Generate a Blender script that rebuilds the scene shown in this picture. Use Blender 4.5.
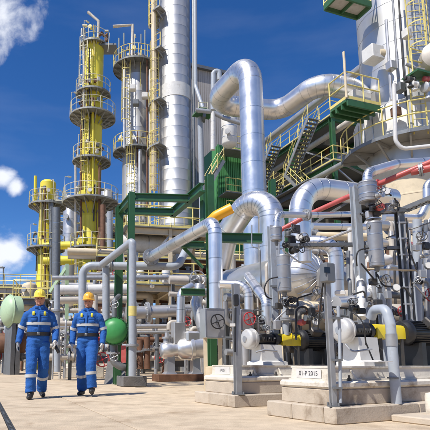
import bpy, math, random
from mathutils import Vector, Matrix
random.seed(7)
for o in list(bpy.data.objects): bpy.data.objects.remove(o)
scene = bpy.context.scene
col = scene.collection
R = math.radians
V = Vector
# ---------------------------------------------------------------- camera, world, sun
CAMH = 0.60; FPX = 493.5; XP = 160.0; YP = 282.0; PITCH = math.atan(80.0 / 493.5)
cam = bpy.data.cameras.new('camera'); camo = bpy.data.objects.new('camera', cam); col.objects.link(camo)
camo.location = (0, 0, CAMH); camo.rotation_euler = (R(90) + PITCH, 0, 0)
cam.sensor_width = 36; cam.lens = FPX / 430 * 36
cam.shift_x = (215 - XP) / 430; cam.shift_y = (YP - 215) / 430
cam.clip_start = .05; cam.clip_end = 6000
scene.camera = camo
SUN_EL, SUN_AZ = 54.0, 228.0           # elevation, compass bearing the light comes from (0 = +Y, clockwise)
sd = V((math.sin(R(SUN_AZ)) * math.cos(R(SUN_EL)), math.cos(R(SUN_AZ)) * math.cos(R(SUN_EL)), math.sin(R(SUN_EL))))
sun = bpy.data.lights.new('sun', 'SUN'); suno = bpy.data.objects.new('sun', sun); col.objects.link(suno)
sun.energy = 4.6; sun.angle = R(.53); sun.color = (1, .955, .88)
suno.rotation_euler = sd.to_track_quat('Z', 'Y').to_euler(); suno.location = (0, 0, 60)
world = bpy.data.worlds.new('World'); scene.world = world; world.use_nodes = True
scene.view_settings.view_transform = 'Standard'; scene.view_settings.look = 'None'
scene.view_settings.exposure = 0.25; scene.view_settings.gamma = 1
def ray(px, py):
    u = (px - XP) / FPX; v = (YP - py) / FPX; c, s = math.cos(PITCH), math.sin(PITCH)
    return V((u, c - v * s, s + v * c))
def make_world():
    nt = world.node_tree; N = nt.nodes; L = nt.links; N.clear()
    out = N.new('ShaderNodeOutputWorld'); bg = N.new('ShaderNodeBackground')
    sky = N.new('ShaderNodeTexSky'); sky.sky_type = 'NISHITA'; sky.sun_disc = False
    sky.sun_elevation = R(SUN_EL); sky.sun_rotation = R(SUN_AZ)
    sky.altitude = 1500; sky.air_density = 1.0; sky.dust_density = .15; sky.ozone_density = 4.0
    hs = N.new('ShaderNodeHueSaturation'); hs.inputs['Hue'].default_value = .509; hs.inputs['Saturation'].default_value = 1.27; hs.inputs['Value'].default_value = 1.2
    L.new(sky.outputs[0], hs.inputs['Color'])
    tc = N.new('ShaderNodeTexCoord')
    # clouds: a handful of cumulus patches round the compass, their edges broken by noise
    nz = N.new('ShaderNodeTexNoise'); nz.inputs['Scale'].default_value = 13; nz.inputs['Detail'].default_value = 10; nz.inputs['Roughness'].default_value = .58; nz.inputs['Distortion'].default_value = .25
    L.new(tc.outputs['Generated'], nz.inputs['Vector'])
    cl = [(ray(3, 16), .062), (ray(-20, 4), .085), (ray(3, 176), .030), (ray(17, 187), .026), (ray(-6, 255), .050), (ray(10, 252), .032), (ray(-50, 240), .10)]
    for az, el, sz in [(-60, 20, .12), (-85, 35, .1), (-110, 16, .14), (-150, 28, .12), (170, 18, .13), (120, 30, .12), (85, 15, .14), (-130, 45, .1), (75, 38, .1), (-40, 12, .09)]:
        cl.append((V((math.sin(R(az)) * math.cos(R(el)), math.cos(R(az)) * math.cos(R(el)), math.sin(R(el)))), sz))
    prev = None
    for d, sz in cl:
        d = d.normalized()
        ds = N.new('ShaderNodeVectorMath'); ds.operation = 'DISTANCE'; ds.inputs[1].default_value = d
        L.new(tc.outputs['Generated'], ds.inputs[0])
        m = N.new('ShaderNodeMapRange'); m.inputs[1].default_value = 0; m.inputs[2].default_value = sz * 1.5; m.inputs[3].default_value = 1; m.inputs[4].default_value = 0
        L.new(ds.outputs['Value'], m.inputs[0])
        if prev is None: prev = m.outputs[0]
        else:
            mx = N.new('ShaderNodeMath'); mx.operation = 'MAXIMUM'; L.new(prev, mx.inputs[0]); L.new(m.outputs[0], mx.inputs[1]); prev = mx.outputs[0]
    ad = N.new('ShaderNodeMath'); ad.operation = 'MULTIPLY_ADD'; L.new(nz.outputs['Fac'], ad.inputs[0]); ad.inputs[1].default_value = 1.8; L.new(prev, ad.inputs[2])
    rm = N.new('ShaderNodeMapRange'); rm.interpolation_type = 'SMOOTHSTEP'; rm.inputs[1].default_value = 1.22; rm.inputs[2].default_value = 1.8; rm.inputs[3].default_value = 0; rm.inputs[4].default_value = .97
    L.new(ad.outputs[0], rm.inputs[0])
    gate = N.new('ShaderNodeMath'); gate.operation = 'GREATER_THAN'; L.new(prev, gate.inputs[0]); gate.inputs[1].default_value = .001
    gm = N.new('ShaderNodeMath'); gm.operation = 'MULTIPLY'; L.new(rm.outputs[0], gm.inputs[0]); L.new(gate.outputs[0], gm.inputs[1])
    # thin high haze streaks
    mp = N.new('ShaderNodeMapping'); mp.inputs['Scale'].default_value = (2.2, 2.2, 9); L.new(tc.outputs['Generated'], mp.inputs[0])
    n2 = N.new('ShaderNodeTexNoise'); n2.inputs['Scale'].default_value = 2.0; n2.inputs['Detail'].default_value = 6; L.new(mp.outputs[0], n2.inputs['Vector'])
    r2 = N.new('ShaderNodeMapRange'); r2.inputs[1].default_value = .5; r2.inputs[2].default_value = .85; r2.inputs[3].default_value = 0; r2.inputs[4].default_value = .05; L.new(n2.outputs['Fac'], r2.inputs[0])
    mx = N.new('ShaderNodeMath'); mx.operation = 'MAXIMUM'; L.new(gm.outputs[0], mx.inputs[0]); L.new(r2.outputs[0], mx.inputs[1])
    mix = N.new('ShaderNodeMixRGB'); L.new(mx.outputs[0], mix.inputs[0]); L.new(hs.outputs[0], mix.inputs[1]); mix.inputs[2].default_value = (8.2, 8.5, 9.2, 1)
    L.new(mix.outputs[0], bg.inputs[0]); bg.inputs[1].default_value = .10
    L.new(bg.outputs[0], out.inputs[0])
make_world()
# ---------------------------------------------------------------- pixel helpers (photo pixels, 430 wide)
O3 = V((0, 0, CAMH))
def W(px, py, Y): d = ray(px, py); return O3 + d * (Y / d.y)
def H(px, py, h): d = ray(px, py); return O3 + d * ((h - CAMH) / d.z)
def G(px, py, z=0.0): return H(px, py, z)
def S(n, Y): return n * Y / 500.0                 # metres covered by n photo pixels at distance Y
PHI = R(20.0)
A = V((-math.sin(PHI), math.cos(PHI), 0)); B = V((math.cos(PHI), math.sin(PHI), 0)); UP = V((0, 0, 1))
class Frame:
    def __init__(s, o, phi=20.0):
        p = R(phi); s.o = V(o); s.phi = p
        s.a = V((-math.sin(p), math.cos(p), 0)); s.b = V((math.cos(p), math.sin(p), 0))
    def __call__(s, a, b, z): return s.o + s.a * a + s.b * b + UP * z
    def bx(s, a, px):                               # b where the line at offset a meets the photo column px
        k = (px - XP) / 500.0; o = s.o + s.a * a
        return (k * o.y - o.x) / (s.b.x - k * s.b.y)
    def ax(s, b, px):
        k = (px - XP) / 500.0; o = s.o + s.b * b
        return (k * o.y - o.x) / (s.a.x - k * s.a.y)
# ---------------------------------------------------------------- materials
M = {}
def mat(name, color, rough=.5, metal=0.0, var=.12, vscale=3.0, bump=0.0, bscale=30.0, dirt=None, dscale=2.0, damt=.35, rvar=.1, coat=0, orand=.0, spec=.5, streak=False):
    m = bpy.data.materials.new(name); m.use_nodes = True; nt = m.node_tree; N = nt.nodes; L = nt.links
    p = N['Principled BSDF']; p.inputs['Roughness'].default_value = rough; p.inputs['Metallic'].default_value = metal
    p.inputs['Specular IOR Level'].default_value = spec
    if coat: p.inputs['Coat Weight'].default_value = coat
    geo = N.new('ShaderNodeNewGeometry'); 
    n1 = N.new('ShaderNodeTexNoise'); n1.inputs['Scale'].default_value = vscale; n1.inputs['Detail'].default_value = 6; n1.inputs['Roughness'].default_value = .6
    if streak:
        mp = N.new('ShaderNodeMapping'); mp.inputs['Scale'].default_value = (1, 1, .12); L.new(geo.outputs['Position'], mp.inputs[0]); L.new(mp.outputs[0], n1.inputs['Vector'])
    else: L.new(geo.outputs['Position'], n1.inputs['Vector'])
    r1 = N.new('ShaderNodeMapRange'); r1.inputs[1].default_value = .3; r1.inputs[2].default_value = .7; r1.inputs[3].default_value = 1 - var; r1.inputs[4].default_value = 1 + var; L.new(n1.outputs['Fac'], r1.inputs[0])
    fac = r1.outputs[0]
    if orand:
        oi = N.new('ShaderNodeObjectInfo'); r3 = N.new('ShaderNodeMapRange'); r3.inputs[3].default_value = 1 - orand; r3.inputs[4].default_value = 1 + orand; L.new(oi.outputs['Random'], r3.inputs[0])
        mm = N.new('ShaderNodeMath'); mm.operation = 'MULTIPLY'; L.new(fac, mm.inputs[0]); L.new(r3.outputs[0], mm.inputs[1]); fac = mm.outputs[0]
    mul = N.new('ShaderNodeVectorMath'); mul.operation = 'SCALE'; mul.inputs[0].default_value = color[:3]; L.new(fac, mul.inputs['Scale'])
    c = mul.outputs[0]
    if dirt:
        n2 = N.new('ShaderNodeTexNoise'); n2.inputs['Scale'].default_value = dscale; n2.inputs['Detail'].default_value = 8; n2.inputs['Roughness'].default_value = .68; n2.inputs['Distortion'].default_value = .4
        if streak: L.new(mp.outputs[0], n2.inputs['Vector'])
        else: L.new(geo.outputs['Position'], n2.inputs['Vector'])
        r2 = N.new('ShaderNodeMapRange'); r2.interpolation_type = 'SMOOTHSTEP'; r2.inputs[1].default_value = .5; r2.inputs[2].default_value = .72; r2.inputs[3].default_value = 0; r2.inputs[4].default_value = damt; L.new(n2.outputs['Fac'], r2.inputs[0])
        mx = N.new('ShaderNodeMixRGB'); L.new(r2.outputs[0], mx.inputs[0]); L.new(c, mx.inputs[1]); mx.inputs[2].default_value = (*dirt, 1); c = mx.outputs[0]
    L.new(c, p.inputs['Base Color'])
    if rvar:
        r4 = N.new('ShaderNodeMapRange'); r4.inputs[1].default_value = .3; r4.inputs[2].default_value = .7; r4.inputs[3].default_value = max(.02, rough - rvar); r4.inputs[4].default_value = min(1, rough + rvar); L.new(n1.outputs['Fac'], r4.inputs[0]); L.new(r4.outputs[0], p.inputs['Roughness'])
    if bump:
        n3 = N.new('ShaderNodeTexNoise'); n3.inputs['Scale'].default_value = bscale; n3.inputs['Detail'].default_value = 5; L.new(geo.outputs['Position'], n3.inputs['Vector'])
        b = N.new('ShaderNodeBump'); b.inputs['Strength'].default_value = bump; b.inputs['Distance'].default_value = .02; L.new(n3.outputs['Fac'], b.inputs['Height']); L.new(b.outputs[0], p.inputs['Normal'])
    M[name] = m; return m
mat('clad', (.84, .83, .815), .34, .86, .07, 2.0, .16, 4, dirt=(.62, .58, .52), dscale=1.6, damt=.25, rvar=.07, orand=.05)
mat('clad_dull', (.56, .55, .54), .42, .72, .07, 2.0, .08, 6, dirt=(.45, .41, .36), dscale=1.8, damt=.35, rvar=.07, orand=.06)
mat('clad_tower', (.56, .555, .545), .44, .72, .08, .6, .05, 1.5, dirt=(.40, .37, .33), dscale=.9, damt=.45, rvar=.08, orand=.08, streak=True)
mat('seam', (.55, .56, .57), .4, 1.0, .05)
mat('galv', (.37, .375, .385), .45, .45, .1, 9, .03, 40, dirt=(.3, .29, .28), dscale=5, damt=.35)
mat('galv_dark', (.19, .2, .21), .5, .45, .1, 9, .03, 40, dirt=(.1, .08, .06), dscale=4, damt=.4)
mat('bluegrey', (.36, .395, .44), .42, .0, .09, 6, .03, 40, dirt=(.24, .19, .15), dscale=6, damt=.55, orand=.08)
mat('white_paint', (.68, .665, .63), .4, 0, .05, 6, .02, 40, dirt=(.42, .36, .29), dscale=5, damt=.4, orand=.04)
mat('cream', (.66, .55, .38), .55, 0, .07, 4, .03, 30, dirt=(.40, .31, .2), dscale=3, damt=.4, orand=.06)
mat('beige', (.55, .50, .43), .5, .1, .08, 4, .03, 30, dirt=(.3, .24, .18), dscale=3, damt=.45, orand=.06)
mat('yellow_tower', (.76, .64, .06), .45, 0, .09, .8, .03, 3, dirt=(.35, .31, .06), dscale=.9, damt=.5, orand=.05, streak=True)
mat('yellow', (.80, .62, .03), .4, 0, .06, 6, dirt=(.4, .25, .05), dscale=7, damt=.3)
mat('yellow_rail', (.72, .60, .20), .45, 0, .08, 4, dirt=(.4, .33, .16), dscale=5, damt=.3)
mat('rail_grey', (.66, .62, .46), .45, .2, .08, 4)
mat('orange', (.85, .40, .015), .4, 0, .06, 5)
mat('green', (.04, .125, .05), .42, 0, .12, 3, .02, 20, dirt=(.035, .06, .03), dscale=3, damt=.5)
mat('green_bright', (.045, .27, .07), .45, 0, .07, 5, dirt=(.03, .2, .06), dscale=5, damt=.3)
mat('green_pale', (.42, .56, .36), .5, 0, .06, 5, dirt=(.3, .36, .22), dscale=5, damt=.3)
mat('green_siding', (.08, .28, .09), .5, 0, .08, 3)
mat('red', (.52, .035, .04), .4, 0, .08, 5, dirt=(.3, .06, .05), dscale=6, damt=.3)
mat('red_pale', (.50, .095, .085), .45, 0, .08, 5, dirt=(.45, .25, .2), dscale=5, damt=.4)
mat('black', (.018, .018, .02), .45, 0, .2, 8, .04, 60)
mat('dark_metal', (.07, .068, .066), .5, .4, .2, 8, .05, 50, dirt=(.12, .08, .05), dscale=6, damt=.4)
mat('rust', (.17, .085, .05), .75, .1, .3, 5, .1, 50, dirt=(.06, .03, .02), dscale=4, damt=.5)
mat('can', (.35, .35, .355), .38, .5, .06, 6, .04, 20, dirt=(.3, .27, .24), dscale=6, damt=.3)
mat('deck_light', (.30, .30, .285), .55, .3, .12, 5, dirt=(.25, .24, .2), dscale=2, damt=.4)
mat('deck', (.20, .205, .20), .6, .4, .15, 5, dirt=(.10, .12, .08), dscale=2, damt=.4)
mat('siding', (.40, .37, .35), .6, 0, .05, .5, dirt=(.3, .28, .26), dscale=.4, damt=.4)
mat('concrete', (.56, .45, .32), .85, 0, .17, 3.5, .4, 60, dirt=(.31, .22, .14), dscale=1.3, damt=.8, rvar=0, orand=.07, spec=.25)
mat('ground', (.45, .355, .25), .9, 0, .1, .6, .2, 30, dirt=(.2, .15, .11), dscale=.6, damt=.5, rvar=0, spec=.2)
mat('plinth', (.50, .425, .335), .85, 0, .10, 5, .15, 50, dirt=(.2, .14, .09), dscale=3.0, damt=.7, rvar=0, orand=.05, spec=.25)
mat('plinth_white', (.68, .63, .54), .75, 0, .08, 6, .2, 35, dirt=(.27, .19, .12), dscale=4, damt=.8, rvar=0, spec=.3)
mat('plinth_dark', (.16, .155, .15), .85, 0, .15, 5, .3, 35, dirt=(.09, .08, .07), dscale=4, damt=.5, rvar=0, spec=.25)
mat('blue_cloth', (.027, .115, .38), .8, 0, .1, 9, .35, 70, dirt=(.015, .08, .36), dscale=9, damt=.4, rvar=0, spec=.2)
mat('reflective', (.60, .61, .60), .4, .2, .06, 20)
mat('patch', (.70, .62, .05), .6, 0, .05, 20)
mat('skin', (.50, .25, .165), .5, 0, .06, 30, spec=.35)
mat('hair', (.10, .07, .05), .7, 0, .2, 60)
mat('lip', (.42, .16, .13), .5, 0, .05, 30)
mat('eye', (.03, .02, .018), .15, 0, 0)
mat('helmet_yellow', (.84, .66, .07), .3, 0, .02, 10, coat=.3)
mat('helmet_orange', (.86, .45, .045), .3, 0, .02, 10, coat=.3)
mat('glove_white', (.70, .68, .62), .8, 0, .1, 30, .2, 90)
mat('glove_grey', (.22, .23, .25), .8, 0, .15, 30, .2, 90)
mat('leather', (.025, .022, .02), .45, 0, .2, 20, .1, 60)
mat('glass_dark', (.02, .022, .025), .1, 0, 0)
mat('sign_ink', (.05, .05, .06), .6, 0, 0)
mat('slot', (.035, .033, .03), .9, 0, .2, 10)
# ---------------------------------------------------------------- mesh builder
def perp(d):
    d = d.normalized(); r = UP if abs(d.z) < .95 else V((1, 0, 0))
    x = r.cross(d).normalized(); y = d.cross(x).normalized(); return x, y
class MB:
    def __init__(s): s.v = []; s.f = []
    def add(s, vs, fs):
        n = len(s.v); s.v += [V(p) for p in vs]; s.f += [tuple(i + n for i in q) for q in fs]; return s
    def box(s, c, sx, sy, sz, ax=None, bev=0.0):
        """c centre; ax = (x,y,z) axes"""
        X, Y, Z = ax if ax else (V((1, 0, 0)), V((0, 1, 0)), UP); c = V(c)
        if bev <= 0:
            vs = [c + X * (i * sx / 2) + Y * (j * sy / 2) + Z * (k * sz / 2) for k in (-1, 1) for j in (-1, 1) for i in (-1, 1)]
            return s.add(vs, [(0, 2, 3, 1), (4, 5, 7, 6), (0, 1, 5, 4), (2, 6, 7, 3), (0, 4, 6, 2), (1, 3, 7, 5)])
        hx, hy, hz = sx / 2, sy / 2, sz / 2; b = min(bev, hx * .9, hy * .9, hz * .9); rings = []
        for z, e in ((-hz, b), (-hz + b, 0), (hz - b, 0), (hz, b)):
            x1, y1 = hx - e, hy - e; k = b if e == 0 else b * .6
            rings.append([c + X * x + Y * y + Z * z for x, y in ((-x1 + k, -y1), (x1 - k, -y1), (x1, -y1 + k), (x1, y1 - k), (x1 - k, y1), (-x1 + k, y1), (-x1, y1 - k), (-x1, -y1 + k))])
        return s.loft(rings)
    def loft(s, rings, cap=True):
        n = len(rings[0]); vs = [p for r in rings for p in r]; fs = []
        for i in range(len(rings) - 1):
            for j in range(n):
                k = (j + 1) % n; fs.append((i * n + j, i * n + k, (i + 1) * n + k, (i + 1) * n + j))
        if cap: fs.append(tuple(range(n - 1, -1, -1))); fs.append(tuple((len(rings) - 1) * n + j for j in range(n)))
        return s.add(vs, fs)
    def bar(s, p, q, w, h=None, up=None):
        p, q = V(p), V(q); d = q - p; l = d.length; d.normalize(); h = h or w
        if up is None: x, y = perp(d)
        else: x = V(up); x = (x - d * x.dot(d)).normalized(); y = d.cross(x)
        return s.box((p + q) / 2, w, h, l, (x, y, d))
    def ibeam(s, p, q, w, h, t=.015, up=None):
        p, q = V(p), V(q); d = (q - p).normalized()
        if up is None: x, y = perp(d)
        else: x = V(up).cross(d).normalized(); y = d.cross(x)
        pr = [(-w/2, -h/2), (w/2, -h/2), (w/2, -h/2+t), (t/2, -h/2+t), (t/2, h/2-t), (w/2, h/2-t), (w/2, h/2), (-w/2, h/2), (-w/2, h/2-t), (-t/2, h/2-t), (-t/2, -h/2+t), (-w/2, -h/2+t)]
        n = 12; vs = [e + x * a + y * b for e in (p, q) for a, b in pr]
        fs = [(j, (j+1) % n, n + (j+1) % n, n + j) for j in range(n)]
        for k in (0, n): fs += [(k, k+1, k+2, k+11), (k+2, k+3, k+10, k+11), (k+3, k+4, k+9, k+10), (k+4, k+5, k+8, k+9), (k+5, k+6, k+7, k+8)]
        return s.add(vs, fs)
    def lathe(s, p, d, prof, n=24, ang=None):
        p = V(p); d = V(d).normalized(); x, y = perp(d)
        rings = [[p + d * t + (x * math.cos(2*math.pi*j/n) + y * math.sin(2*math.pi*j/n)) * max(r, 1e-4) for j in range(n)] for t, r in prof]
        return s.loft(rings)
    def tube(s, pts, r, n=14, bend=None, k=7, cap=True):
        path = fillet(pts, bend if bend is not None else 1.5 * 2 * r, k)
        fr = frames(path); rings = []
        for i, (p, x, y) in enumerate(fr):
            rr = r[i] if isinstance(r, (list, tuple)) else r
            rings.append([p + (x * math.cos(2*math.pi*j/n) + y * math.sin(2*math.pi*j/n)) * rr for j in range(n)])
        return s.loft(rings, cap)
    def torus(s, c, d, Rr, r, n=28, m=8):
        c = V(c); d = V(d).normalized(); x, y = perp(d); vs = []; fs = []
        for i in range(n):
            e = x * math.cos(2*math.pi*i/n) + y * math.sin(2*math.pi*i/n)
            for j in range(m): vs.append(c + e * (Rr + r * math.cos(2*math.pi*j/m)) + d * (r * math.sin(2*math.pi*j/m)))
        for i in range(n):
            for j in range(m): fs.append((i*m+j, ((i+1) % n)*m+j, ((i+1) % n)*m+(j+1) % m, i*m+(j+1) % m))
        return s.add(vs, fs)
    def ball(s, c, rx, ry=None, rz=None, n=20, m=12, ax=None):
        ry = ry or rx; rz = rz or rx; c = V(c); X, Y, Z = ax if ax else (V((1,0,0)), V((0,1,0)), UP)
        rings = []
        for i in range(m + 1):
            t = -math.pi/2 + math.pi * i / m; q = max(math.cos(t), 1e-3)
            rings.append([c + X * rx*q*math.cos(2*math.pi*j/n) + Y * ry*q*math.sin(2*math.pi*j/n) + Z * rz*math.sin(t) for j in range(n)])
        return s.loft(rings)
    def build(s, name, material, parent=None, base=None, smooth=40, kind=None):
        me = bpy.data.meshes.new(name); b = V(base) if base is not None else (parent['_b'] if parent is not None and '_b' in parent else V((0, 0, 0)))
        b = V(b)
        me.from_pydata([tuple(v - b) for v in s.v], [], s.f); me.update()
        o = bpy.data.objects.new(name, me); col.objects.link(o)
        me.materials.append(M[material] if isinstance(material, str) else material)
        if smooth:
            for q in me.polygons: q.use_smooth = True
            me.set_sharp_from_angle(angle=R(smooth))
        if parent is not None: o.parent = parent; o['_b'] = tuple(b)
        else: o.location = b; o['_b'] = tuple(b)
        if kind: o['kind'] = kind
        return o
def fillet(pts, bend, k=7):
    pts = [V(p) for p in pts]
    if len(pts) < 3 or not bend: return pts
    out = [pts[0]]
    for i in range(1, len(pts) - 1):
        a, b, c = pts[i-1], pts[i], pts[i+1]; d1 = (b-a); d2 = (c-b); l1, l2 = d1.length, d2.length; d1.normalize(); d2.normalize()
        th = d1.angle(d2)
        if th < .03: out.append(b); continue
        t = min(bend * math.tan(th/2), l1 * .48, l2 * .48); rr = t / math.tan(th/2)
        cen = b + (d2 - d1).normalized() * (rr / math.cos(th/2)); u = (b - d1 * t) - cen; w = (b + d2 * t) - cen
        for j in range(k + 1):
            f = j / k; out.append(cen + (u * math.sin((1-f)*th) + w * math.sin(f*th)) / math.sin(th))
    out.append(pts[-1]); return out
def frames(path):
    n = len(path); tan = []
    for i in range(n):
        a = path[max(i-1, 0)]; b = path[min(i+1, n-1)]; tan.append((b - a).normalized())
    x, y = perp(tan[0]); out = []
    for i in range(n):
        x = (x - tan[i] * x.dot(tan[i]));
        if x.length < 1e-5: x, _ = perp(tan[i])
        x = x.normalized(); y = tan[i].cross(x); out.append((path[i], x, y))
    return out
def tag(o, label, cat, group=None, kind=None):
    if label: o['label'] = label
    if cat: o['category'] = cat
    if group: o['group'] = group
    if kind: o['kind'] = kind
    return o
def thing(name, label, cat, base, group=None):
    o = bpy.data.objects.new(name, None); col.objects.link(o); o.location = V(base); o['_b'] = tuple(V(base)); o.empty_display_size = .2
    return tag(o, label, cat, group)
def inst(src, name, parent, delta, rotz=0.0):
    """a copy of a part, sharing its mesh, moved by delta"""
    o = bpy.data.objects.new(name, src.data); col.objects.link(o); o.parent = parent; o.location = src.location + V(delta); o.rotation_euler = (0, 0, rotz); o['_b'] = src['_b']; return o
# ---------------------------------------------------------------- kit of parts
def seams(path, r, every, bend):
    mb = MB(); p = fillet(path, bend, 5)
    def ring(c, d): mb.lathe(c - d * .012, d, [(0, r * .98), (0, r * 1.012), (.024, r * 1.012), (.024, r * .98)], 20)
    for i in range(len(p) - 1):
        d = p[i+1] - p[i]; l = d.length
        if l < 1e-4: continue
        d.normalize()
        if i: ring(p[i], d)
        k = int(l / every)
        for j in range(1, k + 1):
            if j * every < l - .1: ring(p[i] + d * (j * every), d)
    return mb
def pipe(name, label, path, r, material='clad', every=.9, bend=None, flanges=(), group=None, n=18, seam='seam', cat='pipe', base=None):
    """a pipe run: the pipe itself, its cladding joints, bolted flanges (distance fractions on segments)"""
    path = [V(p) for p in path]; bend = 3.0 * r if bend is None else bend
    low = min(path, key=lambda q: q.z); t = thing(name, label, cat, low if base is None else base, group)
    MB().tube(path, r, n, bend, 9).build('pipe_run', material, t)
    if every: seams(path, r, every, bend).build('cladding_joints', seam, t, kind='stuff')
    for si, f in flanges:
        a, b = path[si], path[si+1]; d = (b-a).normalized(); flange(a.lerp(b, f), d, r, t)
    return t
def flange(c, d, r, parent, material='galv', name='flange'):
    mb = MB(); d = V(d).normalized(); c = V(c); x, y = perp(d); w = max(.02, r * .22); Rr = r * 1.55 + .015
    mb.lathe(c - d * (w + .004), d, [(0, r), (0, Rr), (w, Rr), (w, r)], 20); mb.lathe(c + d * .004, d, [(0, r), (0, Rr), (w, Rr), (w, r)], 20)
    k = 8; br = max(.006, r * .11)
    for i in range(k):
        e = (x * math.cos(2*math.pi*(i+.5)/k) + y * math.sin(2*math.pi*(i+.5)/k)) * ((r + Rr) / 2 + br * .2)
        mb.lathe(c + e - d * (w * 1.8), d, [(0, br), (w * 3.6, br)], 6)
    return mb.build(name, material, parent)
def handwheel(c, d, rad, parent, material='red', name='handwheel'):
    mb = MB(); c = V(c); d = V(d).normalized(); x, y = perp(d); r = rad * .09
    mb.torus(c, d, rad, r, 26, 7)
    for i in range(4):
        e = x * math.cos(math.pi*i/2 + .4) + y * math.sin(math.pi*i/2 + .4)
        mb.tube([c, c + e * rad], r * .8, 6, 0)
    mb.lathe(c - d * rad * .35, d, [(0, rad*.16), (rad*.5, rad*.2), (rad*.55, rad*.1)], 12)
    return mb.build(name, material, parent)
def valve(c, d, stem, r, parent, wheel='red', body='galv_dark', wr=None):
    """gate valve on a pipe with axis d: body, bonnet, stem and handwheel along stem"""
    c = V(c); d = V(d).normalized(); st = V(stem).normalized(); wr = wr or r * 2.2
    b = MB(); b.lathe(c - d * r * 1.8, d, [(0, r*1.7), (r*.35, r*1.7), (r*.35, r*1.05), (r*1.2, r*1.25), (r*2.4, r*1.25), (r*3.25, r*1.05), (r*3.25, r*1.7), (r*3.6, r*1.7)], 16)
    b.lathe(c, st, [(0, r*1.1), (r*1.4, r*.9), (r*1.4, r*1.3), (r*1.7, r*1.3), (r*1.7, r*.5), (r*3, r*.4)], 12)
    o = b.build('valve_body', body, parent)
    MB().tube([c + st * r * 2.8, c + st * r * 4.6], r * .16, 6, 0).build('valve_stem', 'galv', o, base=o['_b'])
    handwheel(c + st * r * 4.2, st, wr, o, wheel)
    return o
def railing(pts, parent, material='yellow_rail', h=1.1, sp=1.2, r=.024, closed=False, name='handrail', toe=True):
    """rails as one part, every post a part"""
    pts = [V(p) for p in pts]; mb = MB()
    if closed: pts = pts + [pts[0]]
    for z in (h, h * .52): mb.tube([p + UP * z for p in pts], r, 6, .08 if len(pts) < 12 else 0, 3)
    rail = mb.build(name, material, parent)
    if toe:
        t = MB()
        for a, b in zip(pts[:-1], pts[1:]): t.bar(a + UP * .06, b + UP * .06, .012, .12, UP.cross(b - a))
        t.build('toe_plate', material, parent)
    post = None; first = None
    for a, b in zip(pts[:-1], pts[1:]):
        l = (b - a).length; k = max(1, round(l / sp))
        for i in range(k + (0 if closed else 1)):
            q = a.lerp(b, i / k)
            if i == k and (b - pts[-1]).length > 1e-4: continue
            if post is None: post = MB().tube([q, q + UP * h], r, 6, 0).build('railing_post', material, parent); first = q
            else: inst(post, 'railing_post', parent, q - first)
    return rail
def ladder(p, h, out, parent, material='yellow_rail', w=.42, cage=True, z0=2.2):
    """p foot, out = outward horizontal direction"""
    p = V(p); out = V(out).normalized(); sdv = UP.cross(out).normalized(); mb = MB()
    for s in (-1, 1): mb.bar(p + sdv * s * w/2, p + sdv * s * w/2 + UP * h, .05, .02, sdv)
    n = int(h / .3)
    for i in range(1, n): mb.bar(p - sdv * w/2 + UP * i * .3, p + sdv * w/2 + UP * i * .3, .022)
    o = mb.build('ladder', material, parent)
    if cage and h > z0 + .8:
        c = MB(); cr = .36; k = int((h - z0) / .8)
        def cp(a): return p + out * (.36 + cr * math.sin(a) - .1) + sdv * cr * math.cos(a)
        an = [-.5 + i * (math.pi + 1) / 8 for i in range(9)]
        for i in range(k + 1):
            z = z0 + i * (h - z0) / max(k, 1)
            for a, b in zip(an[:-1], an[1:]): c.bar(cp(a) + UP * z, cp(b) + UP * z, .012, .05, UP.cross(cp(b) - cp(a)))
        for a in an[1:-1:2] + [an[4]]: c.bar(cp(a) + UP * z0, cp(a) + UP * h, .035, .012, cp(a) - p)
        c.build('safety_cage', material, o, base=o['_b'])
    return o
def ring_platform(c, z, r0, r1, a0, a1, parent, rail='yellow_rail', deck='deck', sp=1.0, h=1.1, fascia=None):
    """annular deck round a column between bearings a0..a1 (degrees, 0 = +X, 90 = away from camera) with its railing"""
    c = V((c[0], c[1], 0)); k = max(6, int(abs(a1 - a0) / 12)); an = [R(a0 + (a1 - a0) * i / k) for i in range(k + 1)]
    def q(a, r, zz): return c + V((math.cos(a), math.sin(a), 0)) * r + UP * zz
    mb = MB()
    for s, e in zip(an[:-1], an[1:]):
        vs = [q(s, r0, z), q(e, r0, z), q(e, r1, z), q(s, r1, z), q(s, r0, z-.06), q(e, r0, z-.06), q(e, r1, z-.06), q(s, r1, z-.06)]
        mb.add(vs, [(0, 3, 2, 1), (4, 5, 6, 7), (3, 7, 6, 2), (0, 1, 5, 4), (0, 4, 7, 3), (1, 2, 6, 5)])
    d = mb.build('platform_deck', deck, parent)
    f = MB()
    for s, e in zip(an[:-1], an[1:]): f.bar(q(s, r1 + .02, z - .06), q(e, r1 + .02, z - .06), .03, .14, UP.cross(q(e, r1, 0) - q(s, r1, 0)))
    f.build('fascia_ring', fascia or deck, d, base=d['_b'])
    b = MB()
    for a in (an[:-1] if abs(a1 - a0) > 359 else an)[::2]: b.bar(q(a, r0, z - (r1 - r0) * .75), q(a, r1 - .1, z - .1), .07); b.bar(q(a, r0, z - .13), q(a, r1 - .05, z - .13), .06, .12)
    b.build('bracket_set', deck, d, base=d['_b'])
    mbr = MB(); pts = [q(a, r1, z) for a in an]
    full = abs(a1 - a0) > 359
    for hh in (h, h * .52): mbr.tube([p + UP * hh for p in pts], .026, 6, 0)
    rl = mbr.build('handrail', rail, d, base=d['_b'])
    post = None
    ll = sum((y - x).length for x, y in zip(pts[:-1], pts[1:])); n = max(4, int(ll / sp))
    for i in range(n + (0 if full else 1)):
        a = R(a0 + (a1 - a0) * i / n); p = q(a, r1, z)
        if post is None: post = MB().tube([p, p + UP * h], .026, 6, 0).build('railing_post', rail, d, base=d['_b']); f0 = p
        else: inst(post, 'railing_post', d, p - f0)
    return d
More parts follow.
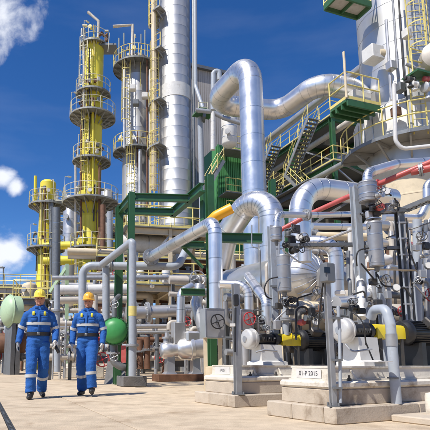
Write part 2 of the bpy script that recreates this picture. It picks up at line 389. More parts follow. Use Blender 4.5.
def courses(c, z0, z1, r, hgt, parent, material, n=40, name='shell_course', r2=None):
    """cylinder wall built of separate cladding courses, each lapping the one below"""
    k = max(1, round((z1 - z0) / hgt)); hh = (z1 - z0) / k; src = None
    for i in range(k):
        if src is None:
            mb = MB(); b = V((c[0], c[1], z0))
            mb.lathe(b, UP, [(0, r * .99), (0, r * 1.006), (.05, r * 1.006), (.06, r), (hh + .03, r), (hh + .03, r * .98)], n)
            src = mb.build(name, material, parent)
        else: inst(src, name, parent, (0, 0, i * hh))
def stair(p, q, width, side, parent, material='yellow_rail', rise=.2):
    """straight flight from p (foot) to q (head); side = horizontal vector across"""
    p, q, side = V(p), V(q), V(side).normalized(); mb = MB()
    for s in (-1, 1): mb.bar(p + side * s * width/2, q + side * s * width/2, .05, .25, side)
    mb.build('stringers', 'galv', parent)
    n = max(2, int((q.z - p.z) / rise)); src = None; run = (q - p) / n
    for i in range(n):
        c = p + run * (i + .5)
        if src is None: src = MB().box(c, width, .26, .035, (side, UP.cross(side), UP)).build('tread', 'deck', parent); c0 = c
        else: inst(src, 'tread', parent, c - c0)
    for s in (-1, 1): railing([p + side * s * width/2, q + side * s * width/2], parent, material, 1.0, .9, .025, toe=False)
# ================================================================ THE SETTING
g = MB(); g.add([(-3000, -3000, -.12), (3000, -3000, -.12), (3000, 3000, -.12), (-3000, 3000, -.12)], [(0, 1, 2, 3)])
ground = g.build('ground', 'ground', smooth=0); ground['kind'] = 'structure'; ground['label'] = 'pale sandy ground of the plant'
GF = Frame(G(12.5, 430), 20.0)                      # grid of the yard: origin on the drain slot
yard = thing('concrete_yard', None, None, GF.o); yard['kind'] = 'structure'
def slab_field():
    # big poured bays; joints run with the photo's two long joint lines
    bw = []                                         # b edges
    w2 = GF.bx(0, 111.6)
    e = [-14.0, -10.9, -7.8, -4.7, -1.55, -.04, None]
    jb = (GF.o - G(111.6, 418.8)).dot(GF.b) * -1    # b of second joint
    cuts = [-13.7, -10.2, -6.8, -3.4, -.024, .024, jb, jb + 3.2, jb + 6.4, jb + 9.6, jb + 12.8]
    aj = [-6.4, -3.2, .95, 4.2, 7.4, 10.6, 13.8, 17, 20.2, 23.4, 27, 32, 40, 55]
    for i in range(len(cuts) - 1):
        b0, b1 = cuts[i], cuts[i+1]
        if abs(b1 - b0) < .08: continue
        for j in range(len(aj) - 1):
            a0, a1 = aj[j], aj[j+1]; gap = .016
            c = GF((a0 + a1) / 2, (b0 + b1) / 2, -.06 + random.uniform(-.002, .002))
            MB().box(c, b1 - b0 - gap, a1 - a0 - gap, .12, (GF.b, GF.a, UP), .003).build('paving_slab', 'concrete', yard)
    MB().box(GF(24, 0, -.035), 27, 61, .03, (GF.b, GF.a, UP)).build('joint_sealant', 'slot', yard)
    # drain slot between the cuts: two steel edges and a grating of bars
    ch = MB()
    for s in (-.021, .021): ch.bar(GF(-5, s, -.012), GF(30, s, -.012), .012, .03, GF.b)
    ch.build('drain_edge', 'dark_metal', yard)
    MB().bar(GF(-5, 0, -.03), GF(30, 0, -.03), .038, .016, GF.b).build('drain_channel', 'slot', yard)
    src = None
    for i in range(110):
        p = GF(-1 + i * .11, 0, -.014)
        if src is None: src = MB().box(p, .034, .045, .010, (GF.b, GF.a, UP)).build('grate_bar', 'galv_dark', yard); p0 = p
        else: inst(src, 'grate_bar', yard, p - p0)
slab_field()

# ================================================================ COLUMNS (TOWERS)
def Zp(py, Y): return W(160, py, Y).z
def tower_clutter(t, c, r, r1, z, seed, below=2.6):
    rg = random.Random(seed)
    for k in range(5):
        a = rg.uniform(180, 360); q = V((c.x + math.cos(R(a)) * r * 1.03, c.y + math.sin(R(a)) * r * 1.03, z)); o = V((math.cos(R(a)), math.sin(R(a)), 0))
        h = rg.uniform(.5, 1.4)
        if rg.random() < .55: MB().lathe(q + UP * h, o, [(-.05, .1), (.28, .1), (.28, .17), (.36, .17), (.36, 0)], 12).build('nozzle', rg.choice(('galv', 'yellow_rail', 'rust', 'white_paint')), t)
        else: MB().box(q + o * .25 + UP * h, .26, .2, .34, (UP.cross(o), o, UP), .03).build('instrument_box', rg.choice(('white_paint', 'galv', 'galv_dark', 'rust')), t)
    for k in range(3):
        a = rg.uniform(190, 350); o = V((math.cos(R(a)), math.sin(R(a)), 0)); q = V((c.x, c.y, z)) + o * (r + .12)
        MB().tube([q - UP * below * rg.uniform(.5, 1.2), q + UP * 1.2, q + UP * 1.2 + o * .35, q + UP * .5 + o * .35], rg.choice((.03, .045, .06)), 7, .12).build('small_pipe', rg.choice(('rust', 'galv', 'beige', 'yellow_rail', 'dark_metal')), t)
    a = rg.uniform(200, 340); o = V((math.cos(R(a)), math.sin(R(a)), 0)); q = V((c.x, c.y, z)) + o * r1
    lm = MB(); lm.tube([q, q + UP * 1.9, q + UP * 1.98 - o * .25], .022, 6, .05); lm.box(q + UP * 1.96 - o * .38, .3, .14, .09, (o, UP.cross(o), UP)); lm.build('lamp_arm', 'rail_grey', t)
def yellow_column(px, Y, r, ztop, label, plats, name='process_column', flue=None):
    c = W(px, 362, Y); cx = (c.x, c.y); t = thing(name, label, 'tower', (c.x, c.y, 0), 'yellow process columns')
    MB().lathe((c.x, c.y, 0), UP, [(0, r * 1.25), (2.5, r * 1.05), (2.5, r)], 32).build('skirt', 'yellow_tower', t)
    courses(cx, 2.5, ztop, r, 2.0, t, 'yellow_tower', 32)
    MB().lathe((c.x, c.y, ztop), UP, [(0, r), (r * .2, r * .93), (r * .38, r * .7), (r * .48, r * .35), (r * .5, 0)], 32).build('dished_head', 'yellow_tower', t)
    for (z, r1, a0, a1) in plats: ring_platform(cx, z, r * 1.02, r1, a0, a1, t, 'rail_grey', 'deck_light', .7); tower_clutter(t, c, r, r1, z, seed := int(z * 10))
    return t, c
# tall yellow column
t, c = yellow_column(87, 40, .84, Zp(44, 40), 'tall yellow tower ringed by grey platforms, left of the silver columns', [
    (Zp(46.5, 40), 1.22, 0, 360), (Zp(95, 40), 1.5, -190, 20), (Zp(118, 40), 1.95, 0, 360), (Zp(162, 40), 1.6, 0, 360), (Zp(203, 40), 2.3, 0, 360), (Zp(249, 40), 1.6, 0, 360)])
ladder((c.x - .62, c.y - 1.0, Zp(118, 40)), Zp(47, 40) - Zp(118, 40), V((-.6, -1, 0)), t, 'rail_grey')
ladder((c.x - .35, c.y - 1.0, Zp(203, 40)), Zp(118, 40) - Zp(203, 40), V((-.4, -1, 0)), t, 'yellow_rail')
ladder((c.x - .55, c.y - 1.0, 2.0), 7.2, V((-.4, -1, 0)), t, 'yellow_rail')
d = MB(); d.tube([W(98, 45, 40), W(98.5, 21, 40), W(88, 12, 40)], .13, 10, .0); d.build('davit_arm', 'beige', t)
l = MB(); l.tube([W(83, 46, 39), W(83.5, 26, 39)], .03, 6, 0); l.box(W(85, 25.5, 39), .42, .2, .12); l.build('lamp_arm', 'rail_grey', t)
l = MB(); l.tube([W(108, 52, 39), W(109.5, 33, 39), W(107.5, 31, 39)], .03, 6, 0); l.box(W(106.8, 31, 39), .3, .2, .1); l.build('lamp_arm', 'rail_grey', t)
for px_, y0, y1, rr, mt in ((84, 48, 118, .06, 'beige'), (89.5, 48, 160, .045, 'dark_metal'), (93, 100, 200, .07, 'yellow_tower'), (81, 125, 240, .08, 'rust'), (99.5, 165, 280, .10, 'rust'), (75.5, 165, 300, .09, 'beige')):
    MB().tube([W(px_, y0, 38.9), W(px_, y1, 38.9)], rr, 8, 0).build('riser', mt, t)
for px_, py_, mt in ((86, 156.5, 'yellow_tower'), (84, 196, 'yellow_tower'), (83, 242, 'yellow_tower'), (88, 90, 'yellow_tower')):
    n_ = MB(); p_ = W(px_, py_, 39.5); n_.lathe(p_, V((-.1, -1, 0)), [(0, .2), (.55, .2), (.55, .29), (.68, .29), (.68, 0)], 20); n_.build('manhole', mt, t)
MB().box(W(108, 49, 40), 1.6, 1.4, .14).build('side_platform', 'galv_dark', t)
# short yellow column
t2, c2 = yellow_column(41.5, 42, .70, Zp(184, 42), 'short yellow tower with two grey platforms, leftmost of the towers', [(Zp(206, 42), 1.6, 0, 360), (Zp(249, 42), 1.6, 0, 360)])
ladder((c2.x + .3, c2.y - .9, Zp(249, 42)), 4.0, V((.3, -1, 0)), t2, 'rail_grey'); ladder((c2.x + .35, c2.y - .9, 1), 8.6, V((.3, -1, 0)), t2, 'yellow_rail')
MB().tube([W(35, 205, 41), W(35.5, 176, 41)], .13, 8, 0).build('vent_pipe', 'yellow_tower', t2)
for px_, y0, y1, rr, mt in ((45, 188, 330, .07, 'rust'), (41, 190, 330, .05, 'yellow_rail'), (51.5, 200, 340, .22, 'galv_dark')):
    MB().tube([W(px_, y0, 40.8), W(px_, y1, 40.8)], rr, 8, 0).build('riser', mt, t2)
# yellow cross pipes between the two
pipe('crossover_pipe', 'upper of two yellow pipes joining the yellow towers', [W(44, 246, 41), W(86, 245, 41)], .34, 'yellow_tower', 1.2, group='yellow crossover pipes')
pipe('crossover_pipe', 'lower of two yellow pipes joining the yellow towers', [W(44, 261, 41), W(86, 260, 41)], .38, 'yellow_tower', 1.2, group='yellow crossover pipes')
pipe('crossover_pipe', 'yellow pipe running right from the tall yellow tower', [W(90, 246, 41), W(118, 246, 41)], .34, 'yellow_tower', 1.2, group='yellow crossover pipes')
pipe('crossover_pipe', 'lower yellow pipe stub right of the tall yellow tower', [W(90, 261, 41), W(118, 262, 41)], .36, 'yellow_tower', 1.2, group='yellow crossover pipes')

# grey clad column with two platforms
def clad_column(px, Y, r, z0, ztop, label, ch=2.0, matn='clad_tower', head=True):
    c = W(px, 362, Y); t = thing('process_column', label, 'tower', (c.x, c.y, 0), 'silver process columns')
    if z0 > 0: MB().lathe((c.x, c.y, 0), UP, [(0, r * 1.1), (z0, r * 1.02)], 40).build('skirt', 'beige', t)
    courses((c.x, c.y), z0, ztop, r, ch, t, matn, 44)
    if head: MB().lathe((c.x, c.y, ztop), UP, [(0, r), (r * .2, r * .93), (r * .38, r * .7), (r * .48, r * .35), (r * .5, 0)], 40).build('dished_head', matn, t)
    return t, c
t3, c3 = clad_column(135, 38, 1.15, 2, Zp(63, 38), 'grey clad tower with dark ring platform and domed top', 1.6)
for (z, r1, a0, a1) in ((Zp(70, 38), 2.0, 0, 360), (Zp(154, 38), 1.9, 165, 350), (Zp(236, 38), 1.9, 150, 390)): ring_platform((c3.x, c3.y), z, 1.17, r1, a0, a1, t3, 'yellow_rail', 'deck', .7); tower_clutter(t3, c3, 1.15, r1, z, int(z * 7))
MB().tube([W(132, 58, 36.8), W(132.5, 25, 36.8), W(113, 26.5, 36.8)], .13, 10, 0).build('davit_arm', 'beige', t3)
ladder((c3.x - .75, c3.y - 1.15, Zp(154, 38)), Zp(70, 38) - Zp(154, 38), V((-.3, -1, 0)), t3, 'yellow_rail'); ladder((c3.x - .3, c3.y - 1.3, 3), Zp(154, 38) - 3, V((-.3, -1, 0)), t3, 'yellow_rail')
for px_, y0, y1, rr, mt in ((124.5, 70, 148, .12, 'clad_dull'), (140, 150, 215, .16, 'clad_dull'), (147, 60, 215, .07, 'rust'), (150, 70, 235, .1, 'beige')):
    MB().tube([W(px_, y0, 36.4), W(px_, y1, 36.4)], rr, 8, 0).build('riser', mt, t3)
for px_, py_ in ((133, 88), (136, 103), (145, 96)):
    MB().box(W(px_, py_, 36.2), .5, .5, .45, bev=.05).build('instrument_box', 'galv_dark' if py_ > 100 else 'white_paint', t3)
for px_, y0, y1 in ((119, 62, 38), (124, 58, 33), (141, 58, 34), (145, 58, 30)):
    MB().tube([W(px_, y0, 37.5), W(px_, y1, 37.5)], .035, 6, 0).build('mast', 'yellow_rail', t3)
# tall bright column
t4, c4 = clad_column(176.5, 36, 1.245, 3, Zp(-40, 36), 'tall bright silver tower, widest and running out of the top of the picture', .85)
MB().lathe((c4.x, c4.y, Zp(103, 36)), UP, [(0, 1.25), (.0, 1.275), (1.1, 1.275), (1.1, 1.25)], 44).build('white_band', 'white_paint', t4)
for (z, r1, a0, a1) in ((Zp(20, 36), 2.1, 150, 235), (Zp(58, 36), 2.0, 150, 235), (Zp(108, 36), 2.1, 150, 235), (Zp(152, 36), 2.2, 150, 235), (Zp(240, 36), 2.1, 150, 400)): ring_platform((c4.x, c4.y), z, 1.28, r1, a0, a1, t4, 'yellow_rail', 'deck_light', .7)
ladder((c4.x - 1.45, c4.y - .75, Zp(240, 36)), Zp(58, 36) - Zp(240, 36), V((-.8, -1, 0)), t4, 'yellow_rail'); ladder((c4.x - 1.6, c4.y - .6, Zp(58, 36)), 9, V((-.8, -1, 0)), t4, 'yellow_rail')
MB().tube([W(153.5, 0, 35), W(154, 60, 35), W(154, 190, 35)], .2, 8, 0).build('riser', 'cream', t4)
MB().tube([W(193.2, -30, 35.6), W(193.5, 190, 35.6)], .13, 8, 0).build('riser', 'galv_dark', t4)
# service line beside it
pipe('service_pipe', 'thin pale pipe beside the tallest silver tower, kinking at the platform', [W(195, -40, 34.6), W(195.6, 86, 34.6), W(203, 108, 33.5)], .135, 'bluegrey', 0, .6)
pipe('service_pipe', 'upright grey pipe under the small deck right of the tallest tower', [W(200, 112, 33), W(202, 190, 33), W(202, 230, 33)], .2, 'bluegrey', 0, .6)

# near right column
t5, c5 = None, None
def right_tower():
    Y = 19.5; c = W(429, 362, Y); r = 1.75; t = thing('process_column', 'broad white clad tower at the right edge with yellow railed platforms', 'tower', (c.x, c.y, 0), 'silver process columns')
    MB().lathe((c.x, c.y, 0), UP, [(0, r * 1.06), (1.2, r * 1.0)], 48).build('skirt', 'plinth', t)
    courses((c.x, c.y), 1.2, 8.1, r * .995, 1.15, t, 'cream', 56)
    courses((c.x, c.y), 8.1, Zp(-30, 19.5), r, .9, t, 'clad_tower', 56)
    P = lambda a, rr, z: V((c.x + math.cos(R(a)) * rr, c.y + math.sin(R(a)) * rr, z))
    ring_platform((c.x, c.y), Zp(134, 17.5), r + .03, r + .98, 165, 320, t, 'yellow_rail', 'deck_light', .9, fascia='galv_dark')
    MB().lathe((c.x, c.y, Zp(134, 17.5) + .1), UP, [(0, r), (0, r + .42), (1.25, r + .42), (1.42, r + .36), (1.55, r + .2), (1.6, r)], 56).build('insulation_belly', 'white_paint', t)
    for k in range(14):
        a_ = 170 + k * 12; MB().bar(P(a_, r + .43, Zp(134, 17.5) + .12), P(a_, r + .43, Zp(134, 17.5) + 1.3), .02, .04, P(a_, 1, 0) - P(a_, 0, 0)).build('belly_seam', 'seam', t)
    # square landing on the left with cabinets
    q = W(347, 98, 17.3); e1 = B * 1.6; e2 = A * .95
    dk = MB(); dk.box(q + e1 / 2 + e2 / 2 - UP * .06, 1.6, .95, .1, (B, A, UP)); 
    for k in range(4): dk.bar(q + e2 * (k / 3.0) - UP * .2, q + e1 + e2 * (k / 3.0) - UP * .2, .08, .2, A)
    d = dk.build('landing_deck', 'green', t)
    railing([q + e2, q, q + e1], d, 'yellow_rail', 1.1, .8, .028)
    bx = MB(); bx.box(q + e1 * .62 + e2 * .5 + UP * .32, .85, .5, .62, (B, A, UP), .03); bx.build('cabinet', 'white_paint', d)
    MB().tube([q + UP * 0 - B * .02, q + UP * 1.9 - B * .02], .05, 8, 0).build('standpipe', 'cream', d)
    # upper landing, seen from below
    q2 = W(337, -8, 17.6); dk = MB(); f1 = B * 1.7; f2 = A * .8 
    dk.box(q2 + f1 / 2 + f2 / 2, 1.7, .8, .08, (B, A, UP)); d2 = dk.build('upper_landing_deck', 'beige', t)
    fr = MB()
    for s, e in ((q2, q2 + f1), (q2 + f2, q2 + f1 + f2), (q2 + A * .045, q2 + f2 - A * .045), (q2 + f1 + A * .045, q2 + f1 + f2 - A * .045)): fr.bar(s - UP * .1, e - UP * .1, .08, .26, UP.cross(e - s))
    fr.bar(q2 + f1 * .5 - UP * .1 + A * .042, q2 + f1 * .5 + f2 - UP * .1 - A * .042, .06, .2, f1)
    fr.build('landing_frame', 'green', d2)
    railing([q2 + f2, q2, q2 + f1], d2, 'yellow_rail', 1.1, .8, .028)
    # white junction box on the shell
    MB().box(W(373, 55, 18.0), .62, .6, .6, (B, A, UP), .04).build('junction_box', 'white_paint', t)
    MB().lathe(W(377.5, 54, 17.9), B, [(0, .2), (.2, .24), (.25, .1)], 14).build('nozzle', 'cream', t)
    # ladder with cage
    lp = W(420, 120, 17.2); ladder((lp.x, lp.y, Zp(134, 17.2)), 3.2, V((-.1, -1, 0)), t, 'yellow_rail', .5, False)
    lp = W(419, 60, 17.3); ladder((lp.x, lp.y, lp.z), 6.5, V((-.25, -1, 0)), t, 'yellow_rail', .6, True, .4)
    for px_, y0, y1, rr, m_ in ((392, -10, 78, .05, 'galv'), (398, -10, 96, .035, 'dark_metal'), (386, 20, 100, .06, 'clad_dull'), (409, 96, 132, .09, 'clad_dull'), (404, 60, 130, .03, 'galv_dark')):
        MB().tube([W(px_, y0, 17.55), W(px_ + (y1 - y0) * .07, y1, 17.55)], rr, 8, 0).build('riser', m_, t)
    for px_, py_, m_ in ((400, 88, 'galv_dark'), (391, 66, 'clad_dull'), (407, 34, 'white_paint'), (396, 112, 'rust')):
        MB().box(W(px_, py_, 17.45), .3, .3, .36, (B, A, UP), .03).build('instrument_box', m_, t)
    # small side platform with instruments
    s = W(413, 73, 16.8); b = MB(); b.box(s + B * .9 + A * .1, 1.9, .7, .08, (B, A, UP)); b.build('side_platform', 'green', t)
    railing([s, s + B * 1.9], t, 'yellow_rail', 1.0, .8, .026)
    for px_, py_, m_, w_ in ((410, 80, 'dark_metal', .22), (414, 84, 'white_paint', .2), (425.5, 79, 'red_pale', .17), (406, 78, 'dark_metal', .12), (428, 88, 'clad_dull', .35)):
        p_ = W(px_, py_, 16.9); im = MB(); im.lathe(p_ - B * w_ * .6, B, [(0, w_ * .3), (w_ * .1, w_ * .55), (w_ * .9, w_ * .55), (w_ * 1.0, w_ * .7), (w_ * 1.2, w_ * .7), (w_ * 1.2, 0)], 14); im.lathe(p_ - UP * w_ * 1.3, UP, [(0, w_ * .5), (w_ * .2, w_ * .5), (w_ * .2, w_ * .22), (w_, w_ * .22)], 10); im.build('transmitter', m_, t)
    MB().tube([W(406, 64, 16.9), W(414, 68, 16.9), W(424, 70, 16.9)], .06, 8, .1).build('small_pipe', 'galv', t)
    MB().lathe(W(432, 62, 17.2), V((-.2, -1, 0)), [(0, .5), (.5, .52), (.62, .38), (.66, 0)], 20).build('nozzle_cover', 'beige', t)
    return t, c
t5, c5 = right_tower()
# unseen hall added behind the camera so the silver cladding has something to mirror
ha = thing('factory_building', 'pale unseen hall added behind the camera for the silver pipes to mirror', 'building', (4, -24, 0))
MB().box((4, -27, 5), 76, 6, 10, bev=.05).build('wall', 'beige', ha); MB().box((4, -27, 10.15), 76.6, 6.6, .3).build('roof_edge', 'galv_dark', ha)
for k in range(12):
    x_ = -30 + k * 6; MB().box((x_, -23.95, 1.9), 3.2, .2, 3.8).build('door', 'galv_dark' if k % 3 else 'green', ha); MB().box((x_, -23.95, 7.2), 4.2, .16, 1.3).build('window', 'glass_dark', ha)
# ================================================================ FRAMES, DRUMS, MANIFOLDS
def steel_frame(name, label, F, apos, bpos, levels, material='galv_dark', w=.26, rail='yellow_rail', decks=True, brace=True, group=None, skip_rail=(), siding=None, z0=0.0):
    t = thing(name, label, 'steel structure', F(apos[0], bpos[0], z0), group); top = levels[-1]; src = None
    for a in apos:
        for b in bpos:
            p = F(a, b, z0)
            if src is None: src = MB().ibeam(p, p + UP * (top + .1 - z0), w, w, .03, F.a).build('column', material, t); p0 = p
            else: inst(src, 'column', t, p - p0)
    for zi, z in enumerate(levels):
        for a in apos:
            for b0, b1 in zip(bpos[:-1], bpos[1:]): MB().ibeam(F(a, b0 + w * .5, z - .15), F(a, b1 - w * .5, z - .15), w * .7, .3, .025).build('beam', material, t)
        for b in bpos:
            for a0, a1 in zip(apos[:-1], apos[1:]): MB().ibeam(F(a0 + w * .5, b, z - .15), F(a1 - w * .5, b, z - .15), w * .7, .3, .025).build('beam', material, t)
        if decks:
            d = MB(); d.box(F((apos[0] + apos[-1]) / 2, (bpos[0] + bpos[-1]) / 2, z + .03), bpos[-1] - bpos[0] + .5, apos[-1] - apos[0] + .5, .05, (F.b, F.a, UP)); dk = d.build('deck', 'deck', t)
            if zi not in skip_rail: railing([F(apos[-1] + .2, bpos[0] - .2, z + .05), F(apos[0] - .2, bpos[0] - .2, z + .05), F(apos[0] - .2, bpos[-1] + .2, z + .05)], dk, rail, 1.1, 1.3, .03)
    if brace:
        zs = [z0] + list(levels)
        for i in range(len(zs) - 1):
            a0, a1 = apos[0], apos[1]; b = bpos[0]
            p, q = (F(a0, b, zs[i] + .1), F(a1, b, zs[i+1] - .3)) if i % 2 else (F(a1, b, zs[i] + .1), F(a0, b, zs[i+1] - .3))
            MB().bar(p, q, .1, .1).build('brace', 'galv', t)
            p, q = (F(a0, bpos[0], zs[i] + .1), F(a0, bpos[1], zs[i+1] - .3)) if i % 2 else (F(a0, bpos[1], zs[i] + .1), F(a0, bpos[0], zs[i+1] - .3))
            MB().bar(p, q, .1, .1).build('brace', 'galv', t)
    return t
def drum(name, label, c, d, L, r, material='clad_dull', saddles=True, group=None, cat='vessel', nozzles=2, zbase=None, bands=4):
    """drum with dished ends, centre c, axis d"""
    c = V(c); d = V(d).normalized(); p = c - d * L / 2; horiz = abs(d.z) < .5
    t = thing(name, label, cat, (c.x, c.y, zbase if zbase is not None else (c.z - r - .35 if horiz else c.z - L / 2)), group)
    MB().lathe(p, d, [(-r*.5, 0), (-r*.46, r*.4), (-r*.33, r*.74), (-r*.15, r*.94), (0, r), (L, r), (L + r*.15, r*.94), (L + r*.33, r*.74), (L + r*.46, r*.4), (L + r*.5, 0)], 32).build('shell', material, t)
    for i in range(bands):
        q = p + d * (L * (i + .5) / bands); MB().lathe(q - d * .02, d, [(0, r*.99), (0, r*1.015), (.04, r*1.015), (.04, r*.99)], 32).build('strap', 'seam', t)
    if saddles and horiz:
        x = UP.cross(d).normalized(); zb = t.location.z
        for f in (.2, .8):
            q = p + d * L * f; hgt = c.z - zb
            MB().box(V((q.x, q.y, zb + hgt * .38)), .16, r * 1.7, hgt * .76, (d, x, UP)).build('saddle', 'galv', t)
    for i in range(nozzles):
        q = c + d * L * (.3 if i else -.25); u = UP if horiz else V((-.3, -1, 0)).normalized()
        MB().lathe(q + u * r * .9, u, [(0, r*.22), (r*.4, r*.22), (r*.4, r*.36), (r*.55, r*.36), (r*.55, 0)], 14).build('nozzle', 'galv', t)
    return t
def manifold(label, o, d, L, rows, seed, z0=.5, dz=.45, r=.08, mats=('galv', 'clad_dull', 'bluegrey', 'beige'), wheels=('red', 'dark_metal', 'galv'), drops=4, group=None, name='pipe_manifold'):
    """a stand of stacked header pipes with drops and valves, on two or more goal posts"""
    rg = random.Random(seed); d = V(d).normalized(); o = V(o); n = V((d.y, -d.x, 0)); t = thing(name, label, 'pipe manifold', V((o.x, o.y, 0)), group)
    top = z0 + rows * dz
    for f in (.08, .5, .92):
        q = o + d * L * f; MB().ibeam(V((q.x, q.y, 0)), V((q.x, q.y, top)), .12, .12, .015, d).build('support_post', 'galv_dark', t)
    for i in range(rows):
        z = z0 + i * dz; rr = r * rg.choice((.7, 1, 1.3, 1.7)); off = n * (.12 + rr)
        ends = [o + off + UP * z, o + d * L + off + UP * z]
        if rg.random() < .6: ends.append(ends[-1] + UP * rg.choice((-.4, .6, 1.0)))
        if rg.random() < .4: ends.insert(0, ends[0] + UP * rg.choice((-.3, .5)))
        h = MB().tube(ends, rr, 12, rr * 3).build('header', rg.choice(mats), t)
        for k in range(2):
            flange(o + off + UP * z + d * L * rg.uniform(.15, .85), d, rr, t)
        if rg.random() < .8: valve(o + off + UP * z + d * L * rg.uniform(.2, .8), d, rg.choice((n, UP, (n + UP).normalized())), rr * .8, t, rg.choice(wheels))
    for i in range(drops):
        f = rg.uniform(.05, .95); z1 = rg.uniform(.5, 1) * top; rr = r * rg.choice((.4, .6, .9)); off = n * rg.uniform(.25, .5)
        q = o + d * L * f + off
        MB().tube([V((q.x, q.y, .05)), q + UP * z1, q + UP * z1 - n * .35], rr, 10, rr * 3).build('drop_pipe', rg.choice(mats), t)
        if rg.random() < .6: valve(q + UP * z1 * .5, UP, rg.choice((n, d)), rr, t, rg.choice(wheels))
    return t

# ================================================================ FAR BACKGROUND
# multi-level process structure right of centre with the yellow-railed walkways
SF = Frame(W(346, 362, 33), 20.0)
zl = [Zp(262, 33), Zp(215, 33), Zp(170, 33), Zp(125, 33)]
st1 = steel_frame('process_structure', 'tall dark steel structure with yellow railed walkways behind the silver loop', SF, [0, 4.8, 9.6], [0, 4.5, 9], zl, 'green', .3)
stair(SF(8.8, -1.1, zl[1] + .05), SF(5.2, -1.1, zl[2] + .05), .9, SF.b, st1)
stair(SF(4.6, -1.1, zl[0] + .05), SF(8.2, -1.1, zl[1] + .05), .9, SF.b, st1)
for i, (a, b, z, L, r, m, dd) in enumerate(((2.3, 2.2, zl[0] + 1.1, 3.2, .7, 'clad_dull', SF.a), (7, 2, zl[0] + 1.0, 3, .6, 'beige', SF.a), (2.4, 2.2, zl[1] + 1.0, 3, .6, 'rust', SF.a), (7, 2.3, zl[1] + 1.0, 3, .65, 'clad_dull', SF.a), (4.5, 2.3, zl[2] + 1.1, 5, .75, 'clad_dull', SF.a), (4.8, 2.2, zl[3] + .9, 6, .6, 'clad', SF.a))):
    drum('horizontal_drum', ['silver drum on the lowest deck, near bay of the dark steel structure', 'beige drum on the lowest deck, far bay of the dark steel structure', 'rusty drum on the second deck of the dark steel structure', 'silver drum on the second deck, far bay of the dark steel structure', 'long silver drum on the third deck of the dark steel structure', 'bright silver drum on the top deck of the dark steel structure'][i], SF(a, b, z + .02), dd, L, r, m, group='drums in the steel structure', zbase=z - 1.05 if i < 5 else z - .82)
pipe('walkway_pipe', 'silver pipe running above the yellow walkway rail toward the right', [SF(10, .1, zl[3] + 2.0), SF(-4.5, .1, zl[3] + 2.0)], .3, 'clad_dull', 1.5)
pipe('walkway_pipe', 'brown grey pipe hung under the top walkway of the dark structure', [SF(10, .55, zl[3] - .8), SF(-4.5, .55, zl[3] - .8)], .22, 'beige', 1.5)
pipe('walkway_pipe', 'pale pipe slung under the third deck of the dark structure', [SF(10, -.45, zl[2] - .75), SF(-4.0, -.45, zl[2] - .75)], .2, 'clad_dull', 1.5)
for i, (a, zz0, zz1, r) in enumerate(((9.9, 0, zl[3] + 3.2, .22), (9.3, 0, zl[3] + 2.6, .3), (10.4, 0, zl[3] + 1.5, .16))):
    pipe('riser_pipe', ['slim pale riser at the left end of the dark structure', 'thick silver riser at the left end of the dark structure', 'short grey riser, outermost left of the dark structure'][i], [SF(a, -.7 - i * .35, zz0), SF(a, -.7 - i * .35, zz1)], r, ['white_paint', 'clad_dull', 'bluegrey'][i], 1.6)
stair(SF(8.8, -1.1, zl[2] + .05), SF(5.4, -1.1, zl[3] + .05), .9, SF.b, st1)
stair(SF(3.8, -1.1, zl[2] + .05), SF(.6, -1.1, zl[3] + .05), .9, SF.b, st1)
stair(SF(.4, -1.1, zl[1] + .05), SF(3.6, -1.1, zl[2] + .05), .9, SF.b, st1)
ladder(SF(10.2, -.9, zl[1]), zl[3] - zl[1] + 1, -SF.b, st1, 'yellow_rail', .5, True, .3)
for k in range(14):
    a_ = random.Random(k).uniform(.3, 9.5); b_ = .4 + (k % 4) * .9; zz_ = zl[k % 4]
    MB().tube([SF(a_, b_, zz_ - 2.6), SF(a_, b_, zz_ + .9), SF(a_ - .8, b_, zz_ + .9)], (.07, .11, .16)[k % 3], 10, .3).build('process_pipe', ('clad_dull', 'rust', 'beige', 'white_paint', 'galv')[k % 5], st1)
SB = Frame(W(352, 362, 46), 20.0)
stb = steel_frame('process_structure', 'farthest dark steel structure closing the view behind the yellow walkways', SB, [0, 4, 8, 12, 16], [0, 4, 8], [Zp(250, 46), Zp(215, 46), Zp(182, 46), Zp(152, 46), Zp(132, 46)], 'dark_metal', .3)
for k in range(8): drum('vertical_drum', ['pale', 'rusty', 'silver', 'cream', 'grey', 'white', 'brown', 'beige'][k] + ' tall drum inside the farthest dark structure, ' + ['first', 'second', 'third', 'fourth', 'fifth', 'sixth', 'seventh', 'last'][k] + ' from the right', SB(1 + k * 1.95, 2.2, Zp(220, 46) * .5), UP, Zp(220, 46) - 1 + (k % 3), .85, ['beige', 'rust', 'clad_dull', 'cream', 'galv', 'white_paint', 'rust', 'beige'][k], False, zbase=.05, bands=6, group='drums in the farthest structure')
# building with grey siding and green annex left of the big riser
bl = Frame(W(236, 362, 44), 20.0); bw = thing('factory_building', 'grey metal sided building behind the big silver riser', 'building', bl(0, -4, 0)); bh = Zp(82, 44)
src = None
for i in range(36):
    p = bl(0, -4.4 + i * .2, bh / 2)
    if src is None: src = MB().box(p, .17, .12, bh, (bl.b, bl.a, UP)).build('siding_panel', 'siding', bw); p0 = p
    else: inst(src, 'siding_panel', bw, p - p0)
MB().box(bl(2.6, -.9, bh / 2), 7.3, 5, bh - .1, (bl.b, bl.a, UP)).build('wall', 'siding', bw)
MB().box(bl(2.4, -.9, bh + .12), 7.8, 5.6, .3, (bl.b, bl.a, UP)).build('roof_edge', 'galv_dark', bw)
an = Frame(W(222, 362, 36), 20.0); ax = thing('stair_annex', 'green ribbed annex with yellow stair beside the grey building', 'building', an(0, 0, 0)); az = Zp(152, 36)
src = None
for i in range(22):
    p = an(0, i * .16, az / 2)
    if src is None: src = MB().box(p, .11, .1, az, (an.b, an.a, UP)).build('siding_rib', 'green_siding', ax); p0 = p
    else: inst(src, 'siding_rib', ax, p - p0)
MB().box(an(1.6, 1.7, az / 2 - .05), 3.6, 3.0, az - .1, (an.b, an.a, UP)).build('wall', 'green_siding', ax)
